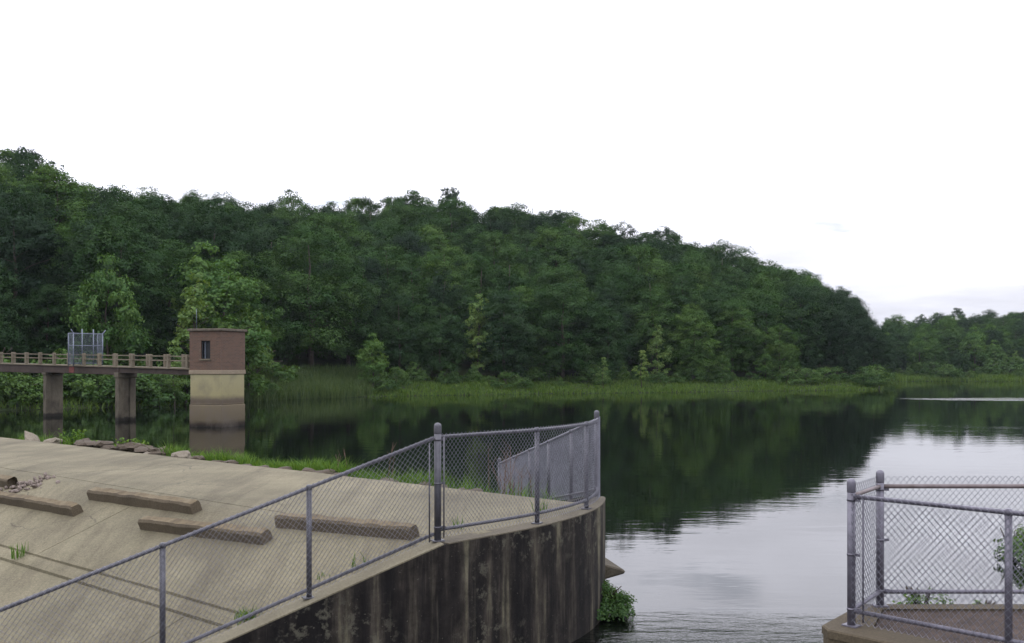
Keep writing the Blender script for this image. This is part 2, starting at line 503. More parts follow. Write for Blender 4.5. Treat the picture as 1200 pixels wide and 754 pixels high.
# ------------------------------------------------------------------ terrain
U2 = np.array([.755, -.656]); V2 = np.array([-.656, -.755]); C0 = np.array([-2.8, 13.2])
def st_to_xy(s, t):
    q = C0 + V2 * s + U2 * t
    return float(q[0]), float(q[1])
def crest_z(s):
    if s < 0: return 1.55
    if s < 0.8: return 1.55 - .374 * s * s / 1.6
    return 1.55 - .374 * (s - .4)

F = 1170.0
SHORE_A = [-700, -200, 0, 120, 200, 270, 330, 400, 450, 600, 800, 1000, 1028, 1034, 1060, 1200, 1260, 1340, 1500, 1900]
SHORE_D = [60, 72, 76, 80, 84, 92, 99, 106, 111, 117, 127, 137, 140, 208, 211, 211, 205, 60, 15, 9]
SKY_A = [-700, -100, 0, 45, 70, 150, 200, 250, 300, 400, 500, 560, 620, 700, 800, 850, 900, 950, 980, 1000, 1015, 1030, 1040, 1100, 1200, 1300, 1900]
SKY_Y = [190, 176, 172, 181, 198, 219, 220, 228, 233, 237, 230, 238, 241, 254, 275, 287, 304, 322, 334, 349, 368, 392, 372, 371, 364, 362, 362]
RDG_A = [-700, 0, 200, 330, 600, 900, 985, 1028, 1034, 1900]
RDG_O = [55, 55, 70, 80, 78, 60, 36, 22, 85, 85]
TREE_H = 15.0
def bearing(x, y):
    return np.clip(600 + F * x / np.maximum(y, 1.0), -700, 1900)
def shore_dist(a): return np.interp(a, SHORE_A, SHORE_D)
def land_h(x, y):
    a = bearing(x, y)
    ds = shore_dist(a) + .8 * np.sin(x * .21 + 1.0) + .4 * np.sin(x * .53)
    dr = ds + np.interp(a, RDG_A, RDG_O)
    hr = 3.45 + (428 - np.interp(a, SKY_A, SKY_Y)) / F * dr - np.where(a > 1031, 11.0, TREE_H) * .93
    hr = np.maximum(hr, 2.0)
    q = y - ds
    t = np.clip((q - 7) / np.maximum(dr - ds - 7, 1), 0, 1.6)
    bank = np.where(q < 0, np.maximum(q * .45, -4.0), np.minimum(q * .16, 1.1))
    hill = np.where(t < 1, t ** 1.15, 1 - (t - 1) * .25) * (hr - 1.1)
    h = bank + np.where(q > 7, np.maximum(hill, 0), 0)
    far = np.clip((y - 520) / 600, 0, 1)
    h = h * (1 - far) + 8 * far
    # embankment with the spillway on it
    s = (x - C0[0]) * V2[0] + (y - C0[1]) * V2[1]
    tt = (x - C0[0]) * U2[0] + (y - C0[1]) * U2[1]
    up = 1.46 + (s + 3.0) * .25
    dn = 1.30 - np.maximum(s - .3, 0) * .40 - .05
    dam = np.where(s < -3.0, up, np.where(s > .2, dn, 1.30))
    wall_t = np.interp(s, [-12, -8.9, -3.62, -2.44, -1.09, .52, 4.43, 12], [-9, -4.4, 2.19, 2.89, 3.16, 3.14, 1.46, -2])
    dam = np.where(tt < wall_t - np.where(s > -2.6, .75, .3), np.maximum(dam, -4.0), -4.0)
    h = np.where(s > -16, np.maximum(np.where(y < 40, -4.0, h), dam), h)
    # right bank platform
    rb = np.clip((x - .513 * y - .35) * .5, -4, .5)
    h = np.where((y < 30) & (y > 9.5) & (x > 0), np.maximum(h, rb), h)
    plat = np.where((x - 3.2) * .72 + (y - 8.6) * .69 > .25, 1, 0) * np.where(y < 9.35, 1, 0) * np.where(x > 3.2, 1, 0)
    h = np.where(plat > 0, np.maximum(h, 1.17), h)
    return h

def ground_z(x, y): return float(land_h(np.array([float(x)]), np.array([float(y)]))[0])

def stretched(core0, core1, step, far0, far1, n):
    c = np.arange(core0, core1 + .01, step)
    a = core0 - np.geomspace(step, core0 - far0, n)[::-1]
    b = core1 + np.geomspace(step, far1 - core1, n)
    return np.concatenate([a, c, b])
def refine(arr, lo, hi, step):
    return np.concatenate([arr[arr < lo - .1], np.arange(lo, hi, step), arr[arr > hi + .1]])
gx = refine(stretched(-120, 170, 1.6, -4000, 4000, 26), -30, 12, .45)
gy = refine(stretched(4, 320, 1.6, -1500, 5000, 26), 5, 34, .45)
X, Y = np.meshgrid(gx, gy)
Z = land_h(X, Y)
Z = Z + np.where(Z > .2, .12 * np.sin(X * 1.3) * np.sin(Y * 1.1) * np.clip((Y - 50) / 30, 0, 1), 0)
nx, ny = len(gx), len(gy)
idx = np.arange(nx * ny).reshape(ny, nx)
faces = np.stack([idx[:-1, :-1], idx[:-1, 1:], idx[1:, 1:], idx[1:, :-1]], -1).reshape(-1, 4)
ground = link_mesh('ground', mesh_np('ground', np.stack([X, Y, Z], -1).reshape(-1, 3), faces), GROUND, smooth=True)
tag(ground, 'green and brown ground of the lake shore and wooded hills', kind='structure')

# lake surface: an outline with its near edge under the spillway slab and in the overflow channel
pl = [st_to_xy(0.0, -3500), st_to_xy(0.0, -30), st_to_xy(0.0, 2.95), (-0.95, 10.75), (-4.8, 8.75), (-5.0, 2), (6.0, 2), (3800, 2), (3800, 4800), (-2600, 4800)]
bm = bmesh.new()
bm.faces.new([bm.verts.new((x, y, 0)) for x, y in pl])
bmesh.ops.triangulate(bm, faces=bm.faces)
water = link_mesh('reservoir_water', bm_mesh('reservoir_water', bm), WATER)
tag(water, 'dark calm reservoir water mirroring the wooded shore and pale sky', kind='structure')

# ------------------------------------------------------------------ spillway slabs
WS = [-8.9, -3.62, -2.44, -1.09, .52, 4.43, 9.0]
WT = [-4.4, 2.19, 2.89, 3.16, 3.14, 1.46, -.5]
def wall_t(s): return float(np.interp(s, WS, WT))

apron = empty('spillway_apron', (*st_to_xy(0, 0), 0))
tag(apron, 'tan weathered concrete spillway apron sloping down from a flat crest', kind='structure')
def slab(s0, s1, t0, t1, drop=0.0, ns=10):
    """one poured panel; t1 None means up to the wall"""
    ss = np.linspace(s0, s1, ns)
    n_t = 12
    bm = bmesh.new()
    top, bot = [], []
    ox, oy, _ = apron.location
    for i, s in enumerate(ss):
        hi = wall_t(s) if t1 is None else t1
        rt, rb = [], []
        for j in range(n_t):
            f = j / (n_t - 1)
            t = t0 + (hi - t0) * f
            x, y = st_to_xy(s, t)
            z = crest_z(s) - drop + .012 * noise.noise(Vector((x * .7, y * .7, 0)))
            edge = min(i, ns - 1 - i, j, (n_t - 1 - j) if t1 is not None else 9)
            if edge == 0: z -= .012
            rt.append(bm.verts.new((x - ox, y - oy, z)))
            rb.append(bm.verts.new((x - ox, y - oy, z - .28)))
        top.append(rt); bot.append(rb)
    for i in range(ns - 1):
        for j in range(n_t - 1):
            bm.faces.new((top[i][j], top[i][j + 1], top[i + 1][j + 1], top[i + 1][j]))
    for j in range(n_t - 1):
        bm.faces.new((top[0][j + 1], top[0][j], bot[0][j], bot[0][j + 1]))
        bm.faces.new((top[-1][j], top[-1][j + 1], bot[-1][j + 1], bot[-1][j]))
    for i in range(ns - 1):
        bm.faces.new((top[i][0], top[i + 1][0], bot[i + 1][0], bot[i][0]))
        bm.faces.new((top[i + 1][-1], top[i][-1], bot[i][-1], bot[i + 1][-1]))
    me = bm_mesh('slab', bm)
    return link_mesh('slab', me, SLAB, apron)
G = .008
slab(-2.95, .25 - G, -34, -16.0 - G); slab(-2.95, .25 - G, -16.0 + G, -6.7 - G); slab(-2.95, .25 - G, -6.7 + G, None)
slab(.25 + G, 2.15 - G, -34, -16 - G, ns=12); slab(.25 + G, 2.15 - G, -16 + G, -6.7 - G, ns=12)
slab(.25 + G, 2.15 - G, -6.7 + G, -2.96 - G, ns=12)
slab(.25 + G, 2.15 - G, -2.96 + G, None, ns=12)
slab(2.15, 2.34 - .004, -34, None, drop=.025, ns=3)
slab(2.34 + G, 8.0, -34, -6.7 - G, drop=.05); slab(2.34 + G, 8.0, -6.7 + G, 1.1 - G, drop=.05); slab(2.34 + G, 8.0, 1.1 + G, None, drop=.05)

# ------------------------------------------------------------------ training wall with the rounded end
def catmull(pts, n=8):
    P = [np.array(p, float) for p in pts]
    P = [2 * P[0] - P[1]] + P + [2 * P[-1] - P[-2]]
    out = []
    for i in range(1, len(P) - 2):
        for k in range(n):
            t = k / n
            a, b, c, d = P[i - 1:i + 3]
            out.append(.5 * ((2 * b) + (-a + c) * t + (2 * a - 5 * b + 4 * c - d) * t * t + (-a + 3 * b - 3 * c + d) * t ** 3))
    out.append(P[-2])
    return out
slope_pts = [(-8.6, 7.0, -1.35), (-4.6, 8.9, .13), (-.80, 10.75, 1.555)]
nose_ctrl = [(-.80, 10.75, 1.555), (.30, 11.95, 1.555), (.98, 13.15, 1.555), (1.23, 14.5, 1.54), (.95, 16.1, 1.26), (-.29, 22.8, .08), (-.65, 24.6, -.25)]
nose_pts = [tuple(p) for p in catmull(nose_ctrl, 8)]
WALL_PATH = slope_pts[:-1] + nose_pts

def sweep_wall(name, path, outer, inner, z_off_top, z_bot, mat, parent, uv=True):
    """vertical wall along a path; outer/inner = offsets to the right/left of the path"""
    n = len(path)
    off = []
    for i in range(n):
        a = np.array(path[max(i - 1, 0)][:2]); b = np.array(path[min(i + 1, n - 1)][:2])
        d = (b - a) / np.linalg.norm(b - a)
        off.append(np.array([d[1], -d[0]]))
    bm = bmesh.new()
    uvl = bm.loops.layers.uv.new('UVMap')
    cols = []
    L = 0
    for i, p in enumerate(path):
        if i: L += math.dist(p[:2], path[i - 1][:2])
        o = np.array(p[:2]) + off[i] * (outer - .065 * min(1, max(0, (p[1] - 10.75) / 1.6))); q = np.array(p[:2]) - off[i] * inner
        zt = p[2] + z_off_top
        zb = z_bot if not callable(z_bot) else z_bot(p)
        vs = [bm.verts.new((o[0], o[1], zb)), bm.verts.new((o[0], o[1], zt)), bm.verts.new((q[0], q[1], zt)), bm.verts.new((q[0], q[1], zb))]
        cols.append((vs, L, zt, zb))
    for i in range(n - 1):
        (a, la, ta, ba), (b, lb, tb, bb) = cols[i], cols[i + 1]
        for k in range(4):
            m2 = (k + 1) % 4
            f = bm.faces.new((a[k], b[k], b[m2], a[m2]))
            va = [(la, a[k].co.z), (lb, b[k].co.z), (lb, b[m2].co.z), (la, a[m2].co.z)]
            if k == 1: va = [(la, 0), (lb, 0), (lb, .3), (la, .3)]
            for lp, w in zip(f.loops, va): lp[uvl].uv = w
    bm.faces.new(cols[0][0][::-1]); bm.faces.new(cols[-1][0])
    return link_mesh(name, bm_mesh(name, bm), mat, parent)

wall = empty('training_wall', (0, 0, 0))
tag(wall, 'dark stained curving concrete wall with rounded end beside the spillway apron', 'wall')
sweep_wall('wall_face', WALL_PATH, .17, .13, -.016, -3.5, WALLF, wall)
sweep_wall('coping', slope_pts, .174, .134, 0.0, lambda p: p[2] - .015, COPING, wall)
sweep_wall('coping', nose_pts, .174, .134, -.002, lambda p: p[2] - .015, NOSEC, wall)

# ------------------------------------------------------------------ chain link fences
def path_len(path):
    s = [0.0]
    for i in range(1, len(path)): s.append(s[-1] + math.dist(path[i][:2], path[i - 1][:2]))
    return np.array(s)

def chain_mesh(name, path, z0, z1, mat, parent, cw=.058, ch=.064, r=.0024):
    """interlocked zigzag wires hung on a vertical sheet that follows the path"""
    S = path_len(path); P = np.array(path)
    px = lambda s: (np.interp(s, S, P[:, 0]), np.interp(s, S, P[:, 1]), np.interp(s, S, P[:, 2]))
    hw, hh = cw / 2, ch / 2
    rows = int((z1 - z0) / hh)
    verts, faces = [], []
    n = int(S[-1] / hw)
    base = 0
    ks = np.arange(rows + 1)
    for i in range(n):
        s0 = i * hw
        sgn = (ks + i) % 2
        s = s0 + sgn * (hw * 1.02)
        s = np.clip(s, 0, S[-1])
        x, y, zb = px(s)
        z = zb + z0 + ks * hh
        # wires pass in front of and behind each other at the knuckles
        x1, y1, _ = px(np.clip(s + .02, 0, S[-1])); x0, y0, _ = px(np.clip(s - .02, 0, S[-1]))
        dx, dy = x1 - x0, y1 - y0
        dl = np.hypot(dx, dy) + 1e-9
        nxn, nyn = dy / dl, -dx / dl
        w = np.where(sgn == 1, .0016, -.0016)
        tx, ty = dx / dl, dy / dl
        cx, cy2, cz = x + nxn * w, y + nyn * w, z
        # triangular section: one vertex outwards, two inwards, across the wire direction
        for (a, b) in ((0.0, 1.0), (.87, -.5), (-.87, -.5)):
            verts.append(np.stack([cx + tx * a * r * 1.25 + nxn * b * r, cy2 + ty * a * r * 1.25 + nyn * b * r, cz + a * r * .0], -1))
        m = rows + 1
        i0 = base
        k = np.arange(rows)
        for q in range(3):
            q2 = (q + 1) % 3
            faces.append(np.stack([i0 + q * m + k, i0 + q2 * m + k, i0 + q2 * m + k + 1, i0 + q * m + k + 1], -1))
        base += 3 * m
    me = mesh_np(name, np.concatenate(verts), np.concatenate(faces))
    o = link_mesh(name, me, mat, parent, smooth=True)
    o['kind'] = 'stuff'
    return o

def fence_post(parent, x, y, z, h, r, mat, terminal=False, plate_dir=(1, 0), sink=0.0):
    p = tube('post', [(x, y, z - sink), (x, y, z + h)], r, mat, parent, 14)
    if terminal:
        bm = bmesh.new()
        rr = r * 1.07
        prof = [(r * 1.02, -.085), (rr, -.08), (rr, .0), (rr * .95, .010), (rr * .78, .022), (rr * .45, .031), (rr * .1, .034)]
        bm_tube(bm, [(x, y, z + h + dz) for _, dz in prof], [q for q, _ in prof], 14)
        link_mesh('cap', bm_mesh('cap', bm), mat, p)
        for hz in (.12, .5, .88):
            bm = bmesh.new()
            bm_tube(bm, [(x, y, z + h * hz - .010), (x, y, z + h * hz + .010)], r * 1.1, 14)
            d = Vector((plate_dir[0], plate_dir[1], 0)).normalized()
            bm_box(bm, Vector((x, y, z + h * hz)) + d * (r * 1.6), d, Vector((-d.y, d.x, 0)), (0, 0, 1), r * .7, .007, .012)
            link_mesh('band', bm_mesh('band', bm), mat, p)
    else:
        bm = bmesh.new()
        bm_tube(bm, [(x, y, z + h - .02), (x, y, z + h + .015), (x, y, z + h + .03)], [r * 1.15, r * 1.15, r * .7], 10)
        link_mesh('rail_cap', bm_mesh('rail_cap', bm), mat, p)
    d = Vector((plate_dir[0], plate_dir[1], 0)).normalized(); e = Vector((-d.y, d.x, 0))
    bp = box('base_plate', (x, y, z + .006), d, e, (0, 0, 1), (.065, .05, .006), mat, p)
    return p

def interp_path(path, s):
    S = path_len(path); P = np.array(path)
    return tuple(float(np.interp(s, S, P[:, k])) for k in range(3))

def offset_z(path, dz): return [(p[0], p[1], p[2] + dz) for p in path]

fence = empty('chain_link_fence', (-.80, 10.75, 1.56))
tag(fence, 'grey chain link fence bending along the top of the stained wall', 'fence')
def child_at(o, root):
    o.matrix_parent_inverse = root.matrix_world.inverted()
bpy.context.view_layer.update()
FH = 1.12
# sloping run
run1 = [(-6.6, 7.95, -.61), (-4.6, 8.9, .13), (-.84, 10.73, 1.545)]
parts = []
for (x, y) in ((-5.95, 8.26), (-4.62, 8.89), (-3.33, 9.515), (-2.06, 10.135)):
    z = float(np.interp(x, [-6.6, -4.6, -.84], [-.61, .13, 1.545]))
    parts.append(fence_post(fence, x, y, z, FH, .028, STEEL, False, (.9, .43)))
parts.append(fence_post(fence, -.80, 10.75, 1.555, 1.24, .038, STEEL, True, (.9, .43)))
parts.append(tube('top_rail', offset_z(run1, FH), .020, STEEL, fence, 10))
parts.append(tube('bottom_rail', offset_z(run1, .09), .020, STEEL, fence, 10))
parts.append(chain_mesh('wire_mesh', [(x + .012, y - .03, z) for x, y, z in run1], .035, FH + .045, WIRE, fence))
# rounded run
run2 = [p for p in nose_pts if p[1] <= 14.51]
for q in ((.30, 11.95), (.98, 13.15)):
    parts.append(fence_post(fence, q[0], q[1], 1.555, FH, .029, STEEL, False, (.4, .9)))
parts.append(fence_post(fence, 1.23, 14.5, 1.54, 1.22, .036, STEEL, True, (.1, 1)))
parts.append(tube('top_rail', offset_z(run2, FH), .020, STEEL, fence, 10))
parts.append(tube('bottom_rail', offset_z(run2, .12), .020, STEEL, fence, 10))
parts.append(chain_mesh('wire_mesh', [(p[0] + .03, p[1] - .012, p[2]) for p in run2], .04, FH + .045, WIRE, fence))
# run going down into the lake
run3 = [p for p in nose_pts if 14.49 <= p[1] <= 22.85]
S3 = path_len(run3)
for f in (.19, .39, .59, .79):
    p = interp_path(run3, S3[-1] * f)
    parts.append(fence_post(fence, p[0], p[1], p[2], FH, .028, STEEL, False, (-.18, .98)))
p = interp_path(run3, S3[-1])
parts.append(fence_post(fence, p[0], p[1], p[2], 1.22, .036, STEEL, True, (.18, -.98)))
parts.append(tube('top_rail', offset_z(run3, FH), .021, WIRE, fence, 10))
parts.append(tube('bottom_rail', offset_z(run3, .10), .020, STEEL, fence, 10))
parts.append(chain_mesh('wire_mesh', [(p[0] + .03, p[1], p[2]) for p in run3], .04, FH + .04, WIRE, fence))
# tension bars beside the corner post
parts.append(tube('tension_bar', [(-.73, 10.70, 1.60), (-.73, 10.70, 2.68)], .008, STEEL, fence, 6))
parts.append(tube('tension_bar', [(-.88, 10.64, 1.56), (-.88, 10.64, 2.62)], .008, STEEL, fence, 6))
for o in parts: child_at(o, fence)

# right bank: wall, soil and fence
rwall = empty('bank_wall', (0, 0, 0))
tag(rwall, 'low concrete wall with tan top under the right hand fence', 'wall')
RP = [(3.98, 9.70, 1.20), (3.30, 9.33, 1.20), (2.86, 8.62, 1.20), (3.86, 7.55, 1.20), (5.4, 5.9, 1.20)]
def offset_poly(P, w):
    out = []
    for i in range(len(P)):
        a = np.array(P[max(i - 1, 0)][:2]); b = np.array(P[i][:2]); c = np.array(P[min(i + 1, len(P) - 1)][:2])
        d1 = (b - a) if i else (c - b); d2 = (c - b) if i < len(P) - 1 else (b - a)
        d1 = d1 / np.linalg.norm(d1); d2 = d2 / np.linalg.norm(d2)
        n1 = np.array([d1[1], -d1[0]]); n2 = np.array([d2[1], -d2[0]])
        n_ = n1 + n2; n_ /= np.linalg.norm(n_)
        out.append(b + n_ * w / max(.4, n_ @ n1))
    return out
def prism(name, poly, z0, z1, mat, parent, bev=.0):
    bm = bmesh.new()
    lo = [bm.verts.new((x, y, z0)) for x, y in poly]; hi = [bm.verts.new((x, y, z1)) for x, y in poly]
    n = len(poly)
    bm.faces.new(hi); bm.faces.new(lo[::-1])
    for i in range(n): bm.faces.new((lo[i], lo[(i + 1) % n], hi[(i + 1) % n], hi[i]))
    if bev:
        bmesh.ops.bevel(bm, geom=[e for e in bm.edges if min(v.co.z for v in e.verts) > z1 - .001], offset=bev, segments=1, affect='EDGES')
    return link_mesh(name, bm_mesh(name, bm), mat, parent)
outer = [(2.70, 8.60), (5.3, 5.75)]
prism('wall_body', [(2.70, 8.66), (2.70, 8.52), (5.30, 5.73), (9.0, 5.73), (9.0, 9.42), (3.30, 9.42)], -3.4, 1.12, BANKC, rwall)
prism('coping', [(2.69, 8.67), (2.69, 8.51), (5.29, 5.72), (5.55, 5.72), (3.10, 8.60), (3.42, 9.24), (9.0, 9.24), (9.0, 9.43), (3.29, 9.43)], 1.122, 1.195, BANKC, rwall, .012)
soil = prism('soil_bed', [(3.112, 8.60), (5.56, 5.73), (8.99, 5.73), (8.99, 9.235), (3.43, 9.235)], 1.10, 1.172, SOIL, None)
tag(soil, 'dark brown bare soil bed inside the right hand fence', kind='structure')

rf = empty('chain_link_fence', (2.93, 8.64, 1.195))
tag(rf, 'lavender grey chain link fence with domed posts on the right bank wall', 'fence')
bpy.context.view_layer.update()
rp = []
ZB = 1.197
rp.append(fence_post(rf, 2.93, 8.62, ZB, 1.24, .035, STEEL_R, True, (.68, -.73)))
rp.append(fence_post(rf, 3.44, 9.33, ZB, 1.24, .035, STEEL_R, True, (1, 0)))
rp.append(fence_post(rf, 3.816, 7.673, ZB, FH, .028, STEEL_R, False, (.68, -.73)))
rp.append(fence_post(rf, 4.90, 6.51, ZB, FH, .028, STEEL_R, False, (.68, -.73)))
rp.append(fence_post(rf, 5.55, 9.33, ZB, FH, .028, STEEL_R, False, (1, 0)))
rp.append(fence_post(rf, 7.6, 9.33, ZB, FH, .028, STEEL_R, False, (1, 0)))
fr = [(2.93, 8.62, ZB), (3.816, 7.673, ZB), (4.90, 6.51, ZB), (5.5, 5.87, ZB)]
sd = [(2.93, 8.62, ZB), (3.44, 9.33, ZB)]
bk = [(3.44, 9.33, ZB), (5.55, 9.33, ZB), (7.6, 9.33, ZB), (8.8, 9.33, ZB)]
for pth, m1, rr in ((fr, STEEL_R, .020), (sd, RUST, .018), (bk, RUST, .020)):
    rp.append(tube('top_rail', offset_z(pth, FH + .0), rr, m1, rf, 10))
    rp.append(tube('bottom_rail', offset_z(pth, .135), rr, STEEL_R, rf, 10))
d_ = np.array([-.73, -.68]) * .03
rp.append(chain_mesh('wire_mesh', [(x + d_[0], y + d_[1], z) for x, y, z in fr], .03, FH + .03, WIRE, rf))
rp.append(chain_mesh('wire_mesh', [(x - .025, y + .02, z) for x, y, z in sd], .03, FH + .10, WIRE, rf))
rp.append(chain_mesh('wire_mesh', [(x, y + .03, z) for x, y, z in bk], .03, FH + .10, WIRE, rf))
rp.append(tube('tension_bar', [(3.0, 8.53, ZB + .05), (3.0, 8.53, ZB + 1.13)], .008, STEEL_R, rf, 6))
for o in rp: child_at(o, rf)

# ------------------------------------------------------------------ baffle blocks on the slope
def baffle(s0, t0, s1, t1, label, broken=False, h=.155, w=.082):
    x0, y0 = st_to_xy(s0, t0); x1, y1 = st_to_xy(s1, t1)
    sm = (s0 + s1) / 2
    a = Vector((x0, y0, crest_z(s0))); b = Vector((x1, y1, crest_z(s1)))
    c = (a + b) / 2
    ax = (b - a).normalized()
    sl = .374 if sm > .8 else .374 * sm / .8
    dn = Vector((V2[0], V2[1], -sl)).normalized()
    up = ax.cross(dn).normalized()
    if up.z < 0: up = -up
    dn = up.cross(ax).normalized()
    L = (b - a).length
    bm = bmesh.new()
    nseg = 48
    rings = []
    sec = [(-w, -.03), (-w * .98, h - .03), (-w * .70, h), (w * .62, h), (w * .95, h - .04), (w, -.03)]
    for i in range(nseg + 1):
        f = i / nseg
        e = .012 if i in (0, nseg) else 0
        ring = []
        for (q, zz) in sec:
            jit = .010 * noise.noise(Vector((f * L * 4, q * 9, zz * 9 + s0 * 7 + t0))) + .012 * min(0, noise.noise(Vector((f * L * 9, q * 30, zz * 20 + t0))))
            rag = (.05 + .12 * random.random()) if (broken and i == nseg) else 0
            p = ax * (-L / 2 + f * L - rag) + dn * (q * (1 - e) + jit) + up * (zz + (jit if zz > 0 else 0) - (e if zz > .1 else 0))
            ring.append(bm.verts.new(p))
        rings.append(ring)
    for i in range(nseg):
        for k in range(5):
            bm.faces.new((rings[i][k], rings[i + 1][k], rings[i + 1][k + 1], rings[i][k + 1]))
        bm.faces.new((rings[i][5], rings[i + 1][5], rings[i + 1][0], rings[i][0]))
    bm.faces.new(rings[0][::-1]); bm.faces.new(rings[-1])
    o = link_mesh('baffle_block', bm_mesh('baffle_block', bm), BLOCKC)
    o.location = c
    tag(o, label, 'concrete block', 'concrete blocks across the apron')
    return o
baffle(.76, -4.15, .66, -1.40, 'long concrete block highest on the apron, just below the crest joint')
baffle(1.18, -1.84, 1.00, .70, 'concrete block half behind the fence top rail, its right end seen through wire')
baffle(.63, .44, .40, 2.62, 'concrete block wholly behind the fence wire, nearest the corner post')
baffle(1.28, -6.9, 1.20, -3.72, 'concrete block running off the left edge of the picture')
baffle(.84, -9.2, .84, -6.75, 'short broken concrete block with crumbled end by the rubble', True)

# rubble beside the broken block
def rock_mesh(name, r, seed, sub=2, squash=(1, 1, .6), rough=.35):
    bm = bmesh.new()
    bmesh.ops.create_icosphere(bm, subdivisions=sub, radius=1)
    off = Vector((seed * 3.1, seed * 1.7, seed))
    for v in bm.verts:
        n1 = noise.noise(v.co * 1.1 + off); n2 = noise.noise(v.co * 2.6 + off)
        k = 1 + rough * n1 * 1.6 + rough * .5 * n2
        # flatten facets
        v.co = Vector((round(v.co.x * k * 3.2) / 3.2 * .55 + v.co.x * k * .45, v.co.y * k, round(v.co.z * k * 2.6) / 2.6 * .6 + v.co.z * k * .4))
        v.co.x *= r * squash[0]; v.co.y *= r * squash[1]; v.co.z *= r * squash[2]
    return bm_mesh(name, bm)
bm = bmesh.new()
for i in range(55):
    s = random.gauss(.74, .17); t = random.gauss(-6.42, .22)
    x, y = st_to_xy(s, t)
    rr = random.uniform(.02, .065)
    mt = Matrix.Translation((x, y, crest_z(s) + rr * .4)) @ Matrix.Rotation(random.random() * 6, 4, Vector((random.random(), random.random(), 1)).normalized()) @ Matrix.Diagonal((rr * random.uniform(.8, 1.6), rr, rr * .6, 1))
    bmesh.ops.create_icosphere(bm, subdivisions=1, radius=1, matrix=mt)
RUBBLE = mat_plain('broken_concrete', (.16, .13, .112), 0.9, 0.4, 12)
rub = link_mesh('concrete_rubble', bm_mesh('concrete_rubble', bm), RUBBLE)
tag(rub, 'pinkish crumbs of broken concrete on the apron', 'rubble', kind='stuff')

# ------------------------------------------------------------------ intake tower
TH = R(21.5)
tower = empty('intake_tower', (-16.63, 56.39, 0), -TH)
tag(tower, 'square intake tower with red brick top and cream concrete shaft in water', 'tower')
HS = 1.07       # half side; local -y faces the viewer's left, +x the viewer's right
def wall_box(name, x0, x1, y0, y1, z0, z1, mat, parent):
    bm = bmesh.new()
    uvl = bm.loops.layers.uv.new('UVMap')
    bm_box(bm, ((x0 + x1) / 2, (y0 + y1) / 2, (z0 + z1) / 2), (1, 0, 0), (0, 1, 0), (0, 0, 1), (x1 - x0) / 2, (y1 - y0) / 2, (z1 - z0) / 2)
    bmesh.ops.recalc_face_normals(bm, faces=bm.faces)
    for f in bm.faces:
        for lp in f.loops:
            c = lp.vert.co
            lp[uvl].uv = (c.x, c.z) if abs(f.normal.y) > .5 else ((c.y + .115, c.z) if abs(f.normal.x) > .5 else (c.x, c.y))
    return link_mesh(name, bm_mesh(name, bm), mat, parent)
Z0, Z1 = 3.17, 5.34
T = .22
wx0, wx1, wz0, wz1 = -HS + .37 * 2 * HS, -HS + .66 * 2 * HS, 3.80, 4.80
# front (local -y) wall round the window
wall_box('brick_wall', -HS, wx0, -HS, -HS + T, Z0, Z1, BRICK, tower)
wall_box('brick_wall', wx1, HS, -HS, -HS + T, Z0, Z1, BRICK, tower)
wall_box('brick_wall', wx0, wx1, -HS, -HS + T, Z0, wz0, BRICK, tower)
wall_box('brick_wall', wx0, wx1, -HS, -HS + T, wz1, Z1, BRICK, tower)
wall_box('brick_wall', HS - T, HS, -HS + T, HS, Z0, Z1, BRICK, tower)
wall_box('brick_wall', -HS, -HS + T, -HS + T, HS, Z0, Z1, BRICK, tower)
wall_box('brick_wall', -HS + T, HS - T, HS - T, HS, Z0, Z1, BRICK, tower)
win = wall_box('window', wx0 + .002, wx1 - .002, -HS + .16, -HS + .18, wz0, wz1, SHUTTER, tower)
wall_box('sill', wx0 - .07, wx1 + .05, -HS - .07, -HS - .003, wz0 - .09, wz0 - .01, RAILC, win)
wall_box('lintel', wx0 - .1, wx1 + .1, -HS - .012, -HS - .003, wz1 + .003, wz1 + .12, BRICK, win)
wall_box('frame', wx0 + .002, wx0 + .06, -HS + .06, -HS + .158, wz0, wz1, SHUTTER, win)
wall_box('frame', wx1 - .06, wx1 - .002, -HS + .06, -HS + .158, wz0, wz1, SHUTTER, win)
wall_box('frame', wx0 + .062, wx1 - .062, -HS + .06, -HS + .158, wz1 - .06, wz1 - .001, SHUTTER, win)
wall_box('mullion', wx0 + .17, wx0 + .21, -HS + .10, -HS + .158, wz0, wz1 - .062, WIRE_FAR, win)
wall_box('loose_patch', wx0 - .09, wx0 - .03, -HS - .015, -HS - .003, wz0 + .36, wz0 + .55, RAILC, tower)
box('roof_slab', (0, 0, 5.41), (1, 0, 0), (0, 1, 0), (0, 0, 1), (HS + .10, HS + .10, .066), ROOFM, tower, .015)
box('ledge', (0, 0, 3.055), (1, 0, 0), (0, 1, 0), (0, 0, 1), (HS + .035, HS + .035, .113), mat_concrete('ledge_concrete', (.24, .20, .14), (.15, .12, .085), (.19, .15, .11)), tower, .012)
box('shaft', (0, 0, 2.09), (1, 0, 0), (0, 1, 0), (0, 0, 1), (HS - .02, HS - .02, .85), SHAFT, tower, .03)
box('shaft', (0, 0, -.68), (1, 0, 0), (0, 1, 0), (0, 0, 1), (HS + .015, HS + .015, 1.92), SHAFT, tower, .03)
tube('antenna_rod', [(-.85, -.75, 5.47), (-.85, -.75, 6.6)], .012, WIRE_FAR, tower, 6)

